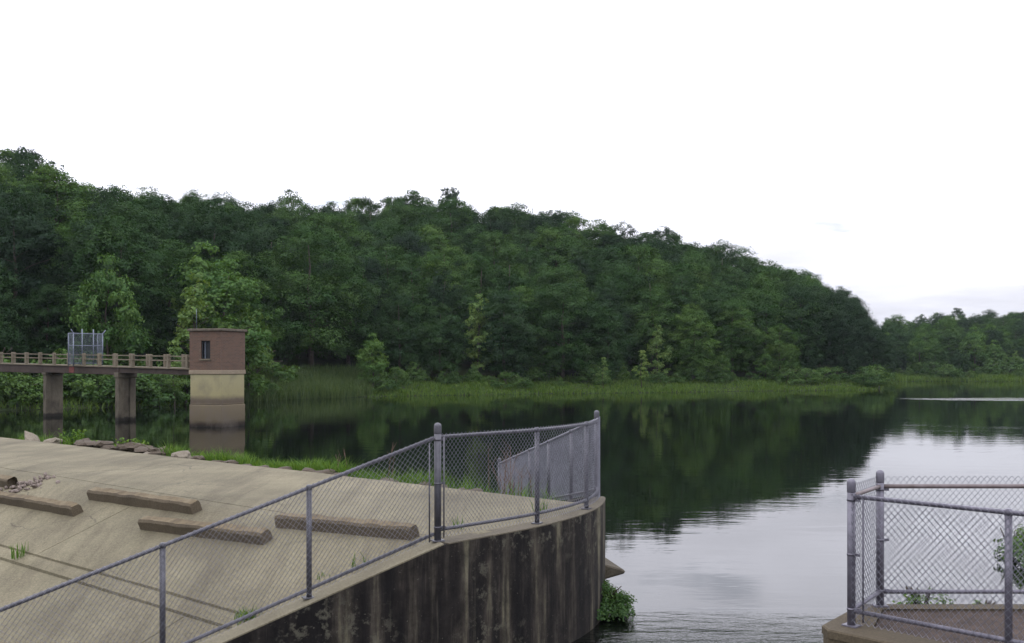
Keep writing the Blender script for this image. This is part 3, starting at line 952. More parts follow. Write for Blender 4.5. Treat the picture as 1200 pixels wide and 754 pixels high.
# ------------------------------------------------------------------ footbridge
BD = np.array([-.80, .60]); BP = np.array([.60, .80])
B0 = np.array([-16.63, 56.39])
def br_pt(t, w, dz=0.0):
    q = B0 + BD * t + BP * w
    return Vector((q[0], q[1], 3.25 + .0145 * t + dz))
bridge = empty('footbridge', (*B0, 0))
tag(bridge, 'brown concrete footbridge on piers running from the shore to the brick tower', 'bridge')
bpy.context.view_layer.update()
bx, by, bz = Vector((*BD, .0145)).normalized(), Vector((*BP, 0)), Vector((0, 0, 1))
bparts = []
def bbox(name, t0, t1, w, hw, dz0, dz1, mat, bev=0.0, parent=None):
    c = (br_pt(t0, w, dz0) + br_pt(t1, w, dz1)) / 2
    o = box(name, c, bx, by, bz, ((t1 - t0) / 2, hw, (dz1 - dz0) / 2), mat, parent or bridge, bev)
    if parent is None: bparts.append(o)
    return o
T0 = 1.22
bbox('deck', T0, 30, 0, .62, -.09, 0, RAILC, .01)
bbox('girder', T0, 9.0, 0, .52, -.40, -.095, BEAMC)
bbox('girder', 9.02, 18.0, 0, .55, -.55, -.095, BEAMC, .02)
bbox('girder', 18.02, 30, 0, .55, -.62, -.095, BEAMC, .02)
bbox('rust_patch', 14.1, 14.7, -.56, .008, -.5, -.12, REDP)
t = 2.1
post_t = []
while t < 29:
    post_t.append(t); t += 1.82
for w in (-.5, .5):
    for t in post_t:
        bbox('railing_post', t - .095, t + .095, w, .085, .0, .76 + .02 * random.random(), RAILC, .02)
    for i, (t0, t1) in enumerate(zip([T0] + post_t, post_t + [30])):
        a = t0 + (.095 if i else 0); b = t1 - .095
        for hz in (.40, .66):
            bbox('rail', a, b, w, .03, hz - .028, hz + .028, RAILC)
for tp in (9.15, 17.72):
    root_p = br_pt(tp, 0)
    cap = bbox('pier_cap', tp - .24, tp + .24, 0, .66, -.70, -.40 if tp < 10 else -.56, PIERC, .02)
    zc = root_p.z - .70
    def pcol(name, w, hw, ht, par):
        q = B0 + BD * tp + BP * w
        return box(name, (q[0], q[1], (zc - 3.0) / 2), bx, by, bz, (ht, hw, (zc + 3.0) / 2 - .002), PIERC, par, .03)
    pier = pcol('pier', -.40, .20, .19, bridge); bparts.append(pier)
    if tp < 10:
        pcol('column', .40, .20, .19, pier); pcol('web', 0, .198, .08, pier)
    else:
        pcol('column', .20, .398, .19, pier)
for o in bparts: child_at(o, bridge)

# security cage on the bridge
cage = empty('security_cage', tuple(br_pt(13.4, 0)))
tag(cage, 'pale chain link security gate cage standing on the footbridge', 'gate')
bpy.context.view_layer.update()
cp = []
def cpt(t, w, z): return br_pt(13.4 + t, w * .80, z)
cw_ = [-1.25, -.52, .45, 1.25]
for w in cw_:
    cp.append(tube('frame_post', [cpt(0, w, .0 if abs(w) < .7 else -.05), cpt(0, w, 2.32 if abs(w) < .7 else 2.1)], .04, WIRE_FAR, cage, 8))
for z in (.12, 1.25, 2.02):
    cp.append(tube('frame_rail', [cpt(0, -1.25, z), cpt(0, 1.25, z)], .028, WIRE_FAR, cage, 8))
for w in (-1.25, 1.25):
    cp.append(tube('frame_post', [cpt(.6, w, -.05), cpt(.6, w, 2.05)], .035, WIRE_FAR, cage, 8))
    for z in (.12, 1.25, 2.02):
        cp.append(tube('frame_rail', [cpt(0, w, z), cpt(.6, w, z)], .025, WIRE_FAR, cage, 8))
cp.append(tube('outrigger', [cpt(0, 1.25, 2.02), cpt(0, 1.5, 2.28)], .03, WIRE_FAR, cage, 8))
cp.append(tube('outrigger', [cpt(0, -1.25, 2.02), cpt(0, -1.45, 2.28)], .03, WIRE_FAR, cage, 8))
zb = br_pt(13.4, 0).z
def cage_path(pts): return [(cpt(t, w, 0).x, cpt(t, w, 0).y, zb) for t, w in pts]
cp.append(chain_mesh('wire_mesh', cage_path([(.01, -1.25), (.01, 1.25)]), .05, 2.12, WIRE_FAR, cage, .075, .085, .006))
for w in (-1.25, 1.25):
    cp.append(chain_mesh('wire_mesh', cage_path([(0, w), (.6, w)]), .05, 2.12, WIRE_FAR, cage, .075, .085, .006))
for o in cp: child_at(o, cage)

# ------------------------------------------------------------------ foliage builders
def leaf_mesh(name, centres, normals, sizes, tints, mat, aspect=.62):
    n = len(centres)
    nr = normals / (np.linalg.norm(normals, axis=1, keepdims=True) + 1e-9)
    rv = rng.normal(size=(n, 3))
    a = np.cross(nr, rv); a /= np.linalg.norm(a, axis=1, keepdims=True) + 1e-9
    b = np.cross(nr, a)
    s = sizes[:, None]
    fold = nr * s * .12
    v = np.stack([centres - a * s * .5, centres + b * s * aspect * .5 + fold, centres + a * s * .5, centres - b * s * aspect * .5 + fold], 1)
    me = mesh_np(name, v.reshape(-1, 3), np.arange(n * 4).reshape(n, 4))
    at = me.attributes.new('tint', 'FLOAT', 'POINT')
    at.data.foreach_set('value', np.repeat(tints, 4).astype(np.float32))
    me.materials.append(mat)
    return me

def crown_points(H, Rc, base, n_lobe, per, shape, lobe_r, seed, flat=.85):
    """a crown of rounded lobes, each lobe a dome of small leaf clumps"""
    r = np.random.default_rng(seed)
    C, N, T = [], [], []
    ang0 = r.uniform(0, 6.28, 5); amp = r.uniform(.05, .16, 5)
    lobes = []
    tries = 0
    while len(lobes) < n_lobe and tries < 4000:
        tries += 1
        h = r.uniform(0, 1)
        prof = shape(h)
        if r.uniform() > prof + .2: continue
        th = r.uniform(0, 2 * math.pi)
        wob = 1 + sum(amp[i] * math.sin((i + 1) * th + ang0[i] + h * 4 * (i % 3)) for i in range(4))
        lr = lobe_r * r.uniform(.65, 1.3)
        rad = max(0, Rc * prof * wob - lr * .6) * (r.uniform(.25, 1) ** .3)
        c = np.array([math.cos(th) * rad, math.sin(th) * rad, base + h * (H - base - lr * .8)])
        if any(np.linalg.norm(c - q) < (lr + l2) * .36 for q, l2 in lobes): continue
        lobes.append((c, lr))
    for c, lr in lobes:
        lt = r.uniform(.28, .72)
        nc = max(6, int(20 * (lr / lobe_r) ** 2))
        d = r.normal(size=(nc, 3)); d /= np.linalg.norm(d, axis=1, keepdims=True)
        d[:, 2] = np.where(d[:, 2] < -.35, -d[:, 2], d[:, 2])
        for k in range(nc):
            m = max(4, int(per / 20 * r.uniform(.5, 1.5)))
            cc = c + d[k] * np.array([1, 1, flat]) * lr * r.uniform(.72, 1.05)
            e = r.normal(size=(m, 3)) * lr * np.array([.17, .17, .13])
            C.append(cc + e)
            N.append(d[k] * .9 + np.array([0, 0, .30]) + e / lr * .8 + r.normal(size=(m, 3)) * .42)
            T.append(np.clip(lt + r.normal() * .07 + r.normal(size=m) * .10, 0, 1))
    return np.concatenate(C), np.concatenate(N), np.concatenate(T)

def shape_round(h): return max(.05, 1 - ((h - .42) / .6) ** 2) ** .5
def shape_oval(h): return max(.05, math.sin(math.pi * (h * .9 + .09) ** .75)) ** .8
def shape_cone(h): return max(.06, (1 - h) ** .7 * min(1, .35 + h * 4))
def shape_low(h): return max(.05, (1 - h ** 2.2)) ** .6

def trunk_mesh(name, H, base, Rc, seed, r0=.24):
    r = random.Random(seed)
    bm = bmesh.new()
    pts = [(0, 0, -.6)]
    x = y = 0
    for i in range(1, 7):
        x += r.uniform(-.18, .18); y += r.uniform(-.18, .18)
        pts.append((x, y, H * .86 * i / 6))
    bm_tube(bm, pts, [r0 * (1.25 if i == 0 else 1 - i / 7.2) for i in range(7)], 7)
    for k in range(9):
        f = r.uniform(.28, .8)
        i = int(f * 6); p = Vector(pts[i]).lerp(Vector(pts[min(i + 1, 6)]), f * 6 - i)
        th = r.uniform(0, 6.28); L = Rc * r.uniform(.5, .85) * (1.1 - f * .5)
        d = Vector((math.cos(th), math.sin(th), r.uniform(.35, .9)))
        q1 = p + d * L * .5; q2 = p + d * L + Vector((0, 0, -.15 * L))
        bm_tube(bm, [p, q1, q2], [r0 * .42 * (1.1 - f), r0 * .28 * (1.1 - f), .02], 5)
    return bm_mesh(name, bm)

VAR = {}
def variant(key, H, Rc, base, n_clump, per, shape, clump_r, seed, leaf, mat=LEAF, flat=.8, r0=.24):
    C, N, T = crown_points(H, Rc, base, n_clump, per, shape, clump_r, seed, flat)
    r = np.random.default_rng(seed + 77)
    sz = leaf * r.uniform(.6, 1.35, len(C))
    VAR[key] = (leaf_mesh('crown', C, N, sz, T, mat), trunk_mesh('trunk', H, base, Rc, seed, r0), H)
    VAR[key][1].materials.append(BARK)
ROUND, OVAL = [], []
for i in range(7):
    Rc = [3.9, 4.4, 3.5, 4.7, 4.1, 3.6, 4.5][i]
    variant('r%d' % i, 15, Rc, 1.6 if i % 2 else .8, 58, 840, shape_round, 1.6, 100 + i, .195)
    ROUND.append('r%d' % i)
for i in range(3):
    variant('o%d' % i, 15, [2.9, 3.3, 2.6][i], 1.0, 46, 700, shape_oval, 1.35, 200 + i, .195)
    OVAL.append('o%d' % i)
DARK = []
for k_ in ('r1', 'r4', 'o1'):                                             # copies, leaf colour darkened to set the promontory tip off from the far wood
    cm_ = VAR[k_][0].copy(); cm_.materials.clear(); cm_.materials.append(LEAF_DARK)
    VAR['d' + k_] = (cm_, VAR[k_][1], VAR[k_][2]); DARK.append('d' + k_)
variant('sk0', 15, 3.4, 4.5, 26, 260, shape_round, 1.1, 310, .27)          # airy crowns standing out on the skyline
variant('sk1', 15, 2.8, 5.5, 22, 240, shape_round, 1.0, 311, .27)
NEAR = []
for i in range(4):                                                        # finer leaved trees for the near stand
    variant('n%d' % i, 15, [3.6, 4.2, 3.2, 3.9][i],   .8, 66, 760, [shape_round, shape_round, shape_oval, shape_round][i], 1.3, 400 + i, .19)
    NEAR.append('n%d' % i)
variant('sap0', 7, 1.6, .6, 36, 110, shape_oval, .5, 500, .19, LEAF_PALE, .7, .09)
variant('sap1', 7, 1.25, 1.1, 20, 70, shape_oval, .4, 501, .19, LEAF_PALE, .7, .07)
variant('sap2', 7, 2.2, .5, 44, 240, shape_oval, .7, 502, .18, LEAF_LIGHT, .7, .10)
SHR = []
for i in range(4):
    variant('s%d' % i, 2.0, [1.3, 1.6, 1.1, 1.9][i], .05, 26, 130, shape_low, .45, 600 + i, .15, LEAF_BUSH, .8, .05)
    SHR.append('s%d' % i)

def tree(kind_name, key, x, y, h, label, cat, group, wide=1.0, rz=None, sink=.15):
    cm, tm, H = VAR[key]
    s = h / H
    o = empty(kind_name, (x, y, ground_z(x, y) - sink), random.uniform(0, 6.28) if rz is None else rz)
    o.scale = (s * wide, s * wide * random.uniform(.9, 1.1), s)
    c = bpy.data.objects.new('crown', cm); col.objects.link(c); c.parent = o
    t = bpy.data.objects.new('trunk', tm); col.objects.link(t); t.parent = o
    tag(o, label, cat, group)
    return o

# ------------------------------------------------------------------ the wood, tree by tree
def zone(a, q, span):
    if a < 175: where = 'behind the footbridge'
    elif a < 330: where = 'behind the brick tower'
    elif a < 430: where = 'above the reed bed'
    elif a < 530: where = 'above the lone shore tree'
    elif a < 640: where = 'on the middle of the hill'
    elif a < 760: where = 'right of the hill middle'
    elif a < 880: where = 'on the right end of the hill'
    elif a < 1031: where = 'on the promontory tip'
    else: where = 'on the far right shore'
    row = 'waterside' if q < 17 else ('canopy' if q < span * .72 else 'skyline')
    return row, where
ORD = 'first second third fourth fifth sixth seventh eighth ninth tenth eleventh twelfth thirteenth fourteenth fifteenth sixteenth'.split()
rows = {}
placed = []
solo = []
def at_bearing(a, d): return ((a - 600) / F * d, d)
# individuals that stand out
def one(kind, key, a, d, h, label, cat='tree', wide=1.0, group=None, sink=.15):
    x, y = at_bearing(a, d)
    placed.append((x, y, 3.2))
    if kind != 'skyline_tree': solo.append((a, d, 1170 * h * .2 * wide / d))
    return tree(kind, key, x, y, h, label, cat, group, wide, sink=sink)
one('skyline_tree', 'sk0', 343, 178, 16.5, 'airy tree standing above the skyline left of the hilltop')
one('skyline_tree', 'sk1', 526, 190, 17.0, 'tallest airy tree on the middle of the skyline')
one('skyline_tree', 'sk1', 484, 190, 16.0, 'thin topped tree on the skyline left of the tallest airy one')
one('skyline_tree', 'sk0', 30, 138, 16.0, 'tall dark tree topping the skyline at the left edge')
one('skyline_tree', 'sk0', 68, 136, 15.6, 'loose crowned tree at the skyline dip behind the footbridge')
one('skyline_tree', 'sk1', 1122, 292, 13.0, 'airy tree rising above the far right hill')
one('skyline_tree', 'sk0', 1098, 290, 12.0, 'dark tree beside the airy one on the far right hill')
one('sapling', 'sap0', 232, 88, 12.5, 'slender pale green tree rising behind the brick tower')
one('sapling', 'sap1', 204, 84, 6.6, 'thin pale sapling left of the brick tower above the bridge rail')
one('sapling', 'sap0', 186, 83, 4.6, 'short pale sapling behind the bridge rail between tower and cage')
one('leafy_tree', 'sap2', 266, 94, 13.6, 'tall light green leafy tree right behind the brick tower', wide=1.1)
one('leafy_tree', 'sap2', 240, 99, 14.5, 'mid green rounded tree above the brick tower')
one('sapling', 'sap1', 290, 97, 8.6, 'pale ragged tree leaning out right of the brick tower', wide=1.4)
one('small_tree', 'sap2', 437, 113.5, 6.6, 'small light green tree alone at the water edge beyond the reeds', wide=1.0)
one('sapling', 'sap1', 707, 124, 4.6, 'thin yellow green sapling on the grass bank at the middle shore')
one('sapling', 'sap1', 752, 127, 5.4, 'pale sapling in front of dark trees right of the thin one', wide=1.2)
one('sapling', 'sap0', 772, 134, 8.0, 'bright green young tree reaching out of the dark wood')
one('sapling', 'sap2', 846, 136, 4.6, 'pale sapling at the dark wood edge on the right')
one('sapling', 'sap2', 897, 140, 4.8, 'pale leaning sapling near the promontory tip')
one('sapling', 'sap0', 562, 126, 11.5, 'light green young tree against the dark middle wood')
one('small_tree', 'sap2', 1142, 222, 11, 'light green tree standing in front of the far right wood', wide=1.0)
one('small_tree', 'sap2', 1165, 221, 8, 'smaller light green tree beside the far shore one')
one('sapling', 'sap0', 1190, 219, 6, 'pale young tree on the far shore by the right edge', wide=1.2)
one('leafy_tree', 'sap2', 126, 86, 12.5, 'bright leafy tree right above the security cage', wide=.8)

def free(x, y, gap):
    for (px_, py_, g_) in placed:
        if (px_ - x) ** 2 + (py_ - y) ** 2 < (min(gap, g_)) ** 2: return False
    return True
count = 0
cand = []
r2 = random.Random(3)
for k in range(60000):
    x = r2.uniform(-95, 150); y = r2.uniform(80, 300)
    a = 600 + F * x / y
    if a < -90 or a > 1290: continue
    cand.append((x, y, a))
for (x, y, a) in cand:
    ds = float(shore_dist(a)); q = y - ds
    span = float(np.interp(a, RDG_A, RDG_O))
    if 1028 < a < 1037: continue
    lim0 = 8.5
    if 280 < a < 440: lim0 = 15
    if q < lim0 or q > span + 10: continue
    gap = 4.6 if q < 18 else (6.4 if q < span * .55 else 6.0)
    if a > 1030: gap = 4.4 if q < 18 else 5.4
    if 930 < a < 1031: gap = 4.2
    if a > 1200 and q < 0 or y < 60: continue
    if a < 0 or a > 1200: gap *= 1.35
    if any(abs(a - sa) < sw and y < sd for sa, sd, sw in solo): continue
    if not free(x, y, gap): continue
    placed.append((x, y, gap))
    h = random.gauss(14.6, 1.5)
    if a > 1030: h *= .72
    if q < 13: h *= random.uniform(.55, .95)
    if q > span * .85: h = random.gauss(14.2, 1.2)
    h = max(5.5 if a > 1030 else 7, min(18, h))
    h_sky = 3.45 + (428 - float(np.interp(a, SKY_A, SKY_Y)) + random.uniform(-7, 5)) / F * y - ground_z(x, y)
    if q > span * .72: h = min(max(h_sky, 8), 19)
    h = min(h, max(h_sky, 3.5))
    if a > 1225: continue
    near = y < 115
    key = random.choice(NEAR) if near else random.choice(ROUND + ROUND + OVAL)
    if 955 < a < 1031: key = random.choice(DARK)
    row, where = zone(a, q, span)
    o = tree('broadleaf_tree', key, x, y, h, 'green broadleaf tree in the dense canopy ' + where, 'tree', 'canopy trees ' + where, random.uniform(1.0, 1.3) if q < span * .6 else random.uniform(1.1, 1.4))
    if row != 'canopy': rows.setdefault((row, where), []).append((a, o))
    count += 1
for (row, where), lst in rows.items():
    lst.sort(key=lambda q: q[0])
    vis = [q for q in lst if -15 < q[0] < 1215]
    for i, (a, o) in enumerate(vis):
        what = 'waterside tree' if row == 'waterside' else 'skyline tree'
        o['label'] = '%s %s %s, from the left' % (ORD[i], what, where) if i < len(ORD) else '%s %s, towards the right' % (what, where)
        o['group'] = row + ' trees ' + where
    for a, o in lst:
        if not -15 < a < 1215:
            o['label'] = 'broadleaf tree beyond the edge of the view ' + where; o['group'] = 'trees beyond the edge ' + where
print('trees', count)

# shrubs along the waterline, one by one
def shrub(a, q, h, label, group=None, wide=1.0):
    d = float(shore_dist(a)) + q
    x, y = at_bearing(a, d)
    return tree('shrub', random.choice(SHR), x, y, h, label, 'shrub', group, wide, sink=.05)
r3 = random.Random(8)
def nth(k, n): return ORD[k] + ' from the left' if k < len(ORD) else (ORD[n - 1 - k] + ' from the right')
for k in range(26):
    a = -20 + k * 9.6 + r3.uniform(-3, 3)
    shrub(a, r3.uniform(.6, 7), r3.uniform(1.8, 4.2), 'leafy shrub on the bank under the footbridge, ' + nth(k, 26), 'shrubs on the bank under the footbridge', r3.uniform(.8, 1.3))
for k in range(30):
    a = 440 + k * 19.3 + r3.uniform(-7, 7)
    shrub(a, r3.uniform(4, 9), r3.uniform(1.0, 2.6), 'low shrub at the foot of the hill wood, ' + nth(k, 30), 'shrubs at the foot of the hill wood', r3.uniform(.8, 1.3))
for k in range(14):
    a = 1038 + k * 12.2 + r3.uniform(-3, 3)
    shrub(a, r3.uniform(2, 8), r3.uniform(1.8, 4.2), 'yellow green shrub along the far shore, ' + nth(k, 14), 'shrubs along the far shore', r3.uniform(.8, 1.3))
shrub(300, 3.0, 2.4, 'bushy yellow green shrub at the water right of the tower')
shrub(312, 2.0, 1.8, 'small bush beside the reeds right of the tower')
shrub(302, 9.0, 4.4, 'round dark shrub behind the reeds right of the tower')
for k in range(6):
    shrub(1008 + k * 4.2, r3.uniform(.6, 4), r3.uniform(1.6, 3.4), 'dark shrub overhanging the water at the promontory tip, ' + nth(k, 6), 'shrubs at the promontory tip', 1.2)
shrub(437, 1.6, 2.0, 'dark bush under the small tree at the water edge')
shrub(455, 1.2, 1.7, 'low dark bush overhanging the water right of the small tree')

# ------------------------------------------------------------------ grasses
def blades(name, pts, hts, widths, mat, lean=.35, segs=2):
    n = len(pts)
    th = rng.uniform(0, 2 * math.pi, n)
    side = np.stack([np.cos(th), np.sin(th), np.zeros(n)], -1)
    ln = rng.normal(0, lean, (n, 2))
    tip = pts + np.concatenate([ln * hts[:, None], hts[:, None] * np.ones((n, 1))], 1)
    midp = pts + np.concatenate([ln * hts[:, None] * .35, hts[:, None] * .6 * np.ones((n, 1))], 1)
    w = widths[:, None]
    v = np.stack([pts - side * w * .5, pts + side * w * .5, midp + side * w * .4, midp - side * w * .4, tip], 1).reshape(-1, 3)
    b = np.arange(n) * 5
    q = np.stack([b, b + 1, b + 2, b + 3], -1)
    tri = np.stack([b + 3, b + 2, b + 4, b + 4], -1)
    me = bpy.data.meshes.new(name)
    fs = [tuple(r_) for r_ in q] + [tuple(r_[:3]) for r_ in tri]
    me.from_pydata(v.tolist(), [], fs)
    at = me.attributes.new('tint', 'FLOAT', 'POINT')
    at.data.foreach_set('value', np.repeat(np.clip(rng.normal(.5, .2, n), 0, 1), 5).astype(np.float32))
    me.materials.append(mat)
    return me

def bank_pts(n, a0, a1, q0, q1):
    a = rng.uniform(a0, a1, n); q = rng.uniform(q0, q1, n)
    d = np.interp(a, SHORE_A, SHORE_D) + q
    x = (a - 600) / F * d
    return np.stack([x, d, land_h(x, d)], -1)
P = bank_pts(26000, 430, 1029, -1.5, 11)
P = P[P[:, 2] > -.15]
pn = np.array([noise.noise(Vector((p[0] * .16, p[1] * .3, 0))) for p in P])
hh = rng.uniform(.15, .5, len(P)) * (1.0 + 1.1 * np.clip(pn, -.5, 1))
o = link_mesh('bank_grass', blades('bank_grass', P, hh, rng.uniform(.05, .13, len(P)), BANKG, .4))
tag(o, 'tall green grass along the foot of the wooded hill', 'grass', kind='stuff')
P = bank_pts(9000, 1028, 1215, -1.5, 9)
P = P[P[:, 2] > -.15]
o = link_mesh('bank_grass', blades('bank_grass', P, rng.uniform(.3, 1.0, len(P)), rng.uniform(.08, .18, len(P)), BANKG, .4))
tag(o, 'yellow green grass along the far right shore', 'grass', kind='stuff')
P = bank_pts(3500, -40, 290, -.6, 9)
P = P[P[:, 2] > -.15]
o = link_mesh('bank_grass', blades('bank_grass', P, rng.uniform(.2, .7, len(P)), rng.uniform(.04, .1, len(P)), BANKG, .5))
tag(o, 'rough green grass on the shaded bank under the footbridge', 'grass', kind='stuff')
P = bank_pts(16000, 284, 436, -.8, 15)
P = P[P[:, 2] > -.3]
o = link_mesh('reeds', blades('reeds', P, rng.uniform(.6, 1.5, len(P)), rng.uniform(.04, .09, len(P)), REEDM, .2))
tag(o, 'tall pale green reeds at the water edge right of the tower', 'reeds', kind='stuff')

# grass strip behind the slab edge
def near_grass(name, spans, n, label, h0, h1, mat=GRASSM, w=(.010, .02)):
    pts = []
    for (t0, t1, s0, s1, wt) in spans:
        m = int(n * wt)
        t = rng.uniform(t0, t1, m); s = rng.uniform(s0, s1, m)
        xy = C0 + np.outer(s, V2) + np.outer(t, U2)
        # clumps
        keep = np.array([noise.noise(Vector((a * 1.3, b * 1.3, 3.0))) for a, b in xy]) + rng.normal(0, .14, m) > -.2
        pts.append(xy[keep])
    xy = np.concatenate(pts)
    P = np.concatenate([xy, land_h(xy[:, 0], xy[:, 1])[:, None] - .03], 1)
    pn = np.array([noise.noise(Vector((p[0] * 2.2, p[1] * 2.2, 8.0))) for p in P])
    o = link_mesh(name, blades(name, P, rng.uniform(h0, h1, len(P)) * np.clip(.75 + .9 * pn, .3, 1.3), rng.uniform(*w, len(P)), mat, .42))
    tag(o, label, 'grass', kind='stuff')
near_grass('edge_grass', [(-9.4, -2.6, -4.3, -3.25, .85), (-1.9, -.9, -3.9, -3.15, .06), (-17, -12.5, -4.0, -3.2, .06), (-.6, 1.4, -4.2, -3.1, .03)], 17000, 'bright green grass growing between the slab edge and the water', .16, .46)

m_ = 6000
yy = rng.uniform(10, 30, m_); xx = .513 * yy + .45 + rng.uniform(0, 7, m_)
P = np.stack([xx, yy, land_h(xx, yy) - .02], -1)
o = link_mesh('bank_grass', blades('bank_grass', P, rng.uniform(.2, .6, m_), rng.uniform(.015, .03, m_), BANKG, .4))
tag(o, 'grass on the near right bank beyond the fence', 'grass', kind='stuff')

# small weeds on the apron, one tuft each
def tuft(s, t, h, n, label, spread=.07):
    x, y = st_to_xy(s, t)
    z = crest_z(s) - .04
    P = np.stack([rng.normal(0, spread, n), rng.normal(0, spread, n), np.zeros(n)], -1)
    o = link_mesh('grass_tuft', blades('grass_tuft', P, rng.uniform(h * .5, h, n), rng.uniform(.008, .016, n), GRASSM, .3))
    o.location = (x, y, z)
    tag(o, label, 'grass', 'grass tufts in the apron joints')
tuft(2.26, -3.25, .26, 26, 'grass tuft in the lower joint at the left edge')
tuft(2.2, 2.05, .16, 80, 'spreading grass tuft where the lower joint meets the fence', .06)
tuft(1.10, 2.5, .24, 12, 'thin grass tuft behind the sloping fence above the wall', .05)
tuft(1.4, 2.25, .14, 10, 'tiny grass tuft at the sloping fence foot', .06)
tuft(-.2, 2.72, .22, 10, 'thin grass tuft right of the corner post', .05)
tuft(-1.9, 2.55, .26, 22, 'small grass tuft near the rounded end post', .05)

# leafy weeds among the stones
def weed(s, t, h, label, n_st=7):
    x, y = st_to_xy(s, t)
    C, N, T = [], [], []
    for k in range(n_st):
        d = rng.normal(0, .22, 2)
        for j in range(26):
            f = rng.uniform(.2, 1)
            C.append([d[0] * f * h * 1.6 + rng.normal(0, .05), d[1] * f * h * 1.6 + rng.normal(0, .05), h * f * rng.uniform(.8, 1)])
            N.append([rng.normal(0, .5), rng.normal(0, .5), 1]); T.append(rng.uniform(.4, 1))
    C = np.array(C)
    root_o = empty('leafy_weed', (x, y, ground_z(x, y) - .02))
    link_mesh('foliage', leaf_mesh('foliage', C, np.array(N), rng.uniform(.05, .1, len(C)), np.array(T), GRASSM), None, root_o)
    bm = bmesh.new()
    for k in range(5):
        a = rng.uniform(0, 6.28)
        bm_tube(bm, [(0, 0, 0), (.12 * h * math.cos(a), .12 * h * math.sin(a), h * .5), (.3 * h * math.cos(a), .3 * h * math.sin(a), h * .9)], [.008, .006, .003], 4)
    link_mesh('stem', bm_mesh('stem', bm), LEAF_BUSH, root_o)
    tag(root_o, label, 'weed', 'weeds among the shore stones')
weed(-3.25, -13.3, .52, 'tallest leafy weed among the stones behind the slab edge')
weed(-3.3, -10.9, .42, 'leafy weed between stones, right of the tallest one')
weed(-3.3, -10.2, .40, 'leafy weed beside the start of the grass strip')
weed(-3.25, -12.3, .28, 'smallest leafy weed just right of the tallest weed')

# dry stalks
def stalks(name, s, t, h, n, label, cat='stalk'):
    x, y = st_to_xy(s, t)
    bm = bmesh.new()
    for k in range(n):
        a = random.uniform(0, 6.28); ln = random.uniform(.05, .4)
        b0 = Vector((random.gauss(0, .12), random.gauss(0, .12), 0)); hz = h * random.uniform(.6, 1)
        m1 = b0 + Vector((math.cos(a) * ln * .4 * hz, math.sin(a) * ln * .4 * hz, hz * .55)); e1 = b0 + Vector((math.cos(a) * ln * hz, math.sin(a) * ln * hz, hz))
        bm_tube(bm, [b0, m1, e1], [.008, .006, .003], 4)
        for j in range(2):
            f = random.uniform(.4, .9); p = m1.lerp(e1, f)
            bm_tube(bm, [p, p + Vector((random.uniform(-.15, .15), random.uniform(-.15, .15), .15))], [.004, .002], 3)
    o = link_mesh(name, bm_mesh(name, bm), TWIG)
    o.location = (x, y, ground_z(x, y) - .03)
    tag(o, label, cat, 'dry stalks behind the slab edge')
stalks('dry_stalk', -3.5, -3.5, .7, 3, 'dry brown stalks above the grass left of the fence rail')
stalks('dry_stalk', -3.6, -2.4, .85, 2, 'bare bent twigs against dark water near the fence top rail')
stalks('dry_stalk', -4.0, .2, 1.0, 9, 'reddish dry stalks behind the fence by the lower end post')
stalks('dry_stalk', -3.3, 1.0, .5, 6, 'short dry stalks at the foot of the far fence')

# ------------------------------------------------------------------ stones along the slab edge
r4 = random.Random(21)
rock_meshes = []
for k in range(6):
    m1 = rock_mesh('rock', 1.0, k + 1)
    m1.materials.append(ROCKM); rock_meshes.append(m1)
def rock(s, t, r, label, pale=False, tilt=(0, 0), squash=None, lift=.03):
    x, y = st_to_xy(s, t)
    if pale:
        me = rock_mesh('rock', 1.0, 20 + int(abs(t) * 3)); me.materials.append(ROCKL)
    else: me = r4.choice(rock_meshes)
    o = bpy.data.objects.new('rock', me); col.objects.link(o)
    q = squash or (r4.uniform(.9, 1.4), r4.uniform(.8, 1.1), r4.uniform(.65, .95))
    o.scale = (r * q[0], r * q[1], r * q[2])
    o.rotation_euler = (tilt[0], tilt[1], r4.uniform(0, 6.28) if not tilt[1] else CREST_ANGLE)
    o.location = (x, y, ground_z(x, y) + r * q[2] * .45 + lift)
    tag(o, label, 'rock', 'stones along the slab edge')
rock(-3.15, -15.3, .30, 'long pale slab stone tilted up at the left end of the slab edge', True, (0.1, .6), (1.3, .5, .38))
rock(-3.15, -14.2, .22, 'flat pale stone right of the tilted slab stone', True)
rock(-3.18, -8.25, .24, 'single pale stone set in the bright grass', True)
rock(-3.15, -9.35, .22, 'pale stone at the right end of the stone row', True)
for k in range(26):
    t = -12.6 + k * .14 + r4.uniform(-.06, .06)
    rock(-3.12 - r4.uniform(0, .5), t, r4.uniform(.13, .23), 'grey brown stone in the heaped row behind the slab, ' + nth(k, 26), lift=r4.uniform(.02, .17))
for k in range(9):
    t = -7.6 + k * .6 + r4.uniform(-.2, .2)
    rock(-3.06 - r4.uniform(0, .15), t, r4.uniform(.09, .17), 'small stone under the edge grass, ' + nth(k, 9))
for k in range(7):
    t = -1.8 + k * .35 + r4.uniform(-.1, .1)
    rock(-3.1 - r4.uniform(0, .4), t, r4.uniform(.09, .17), 'dark stone behind the fence at the slab edge, ' + nth(k, 7))

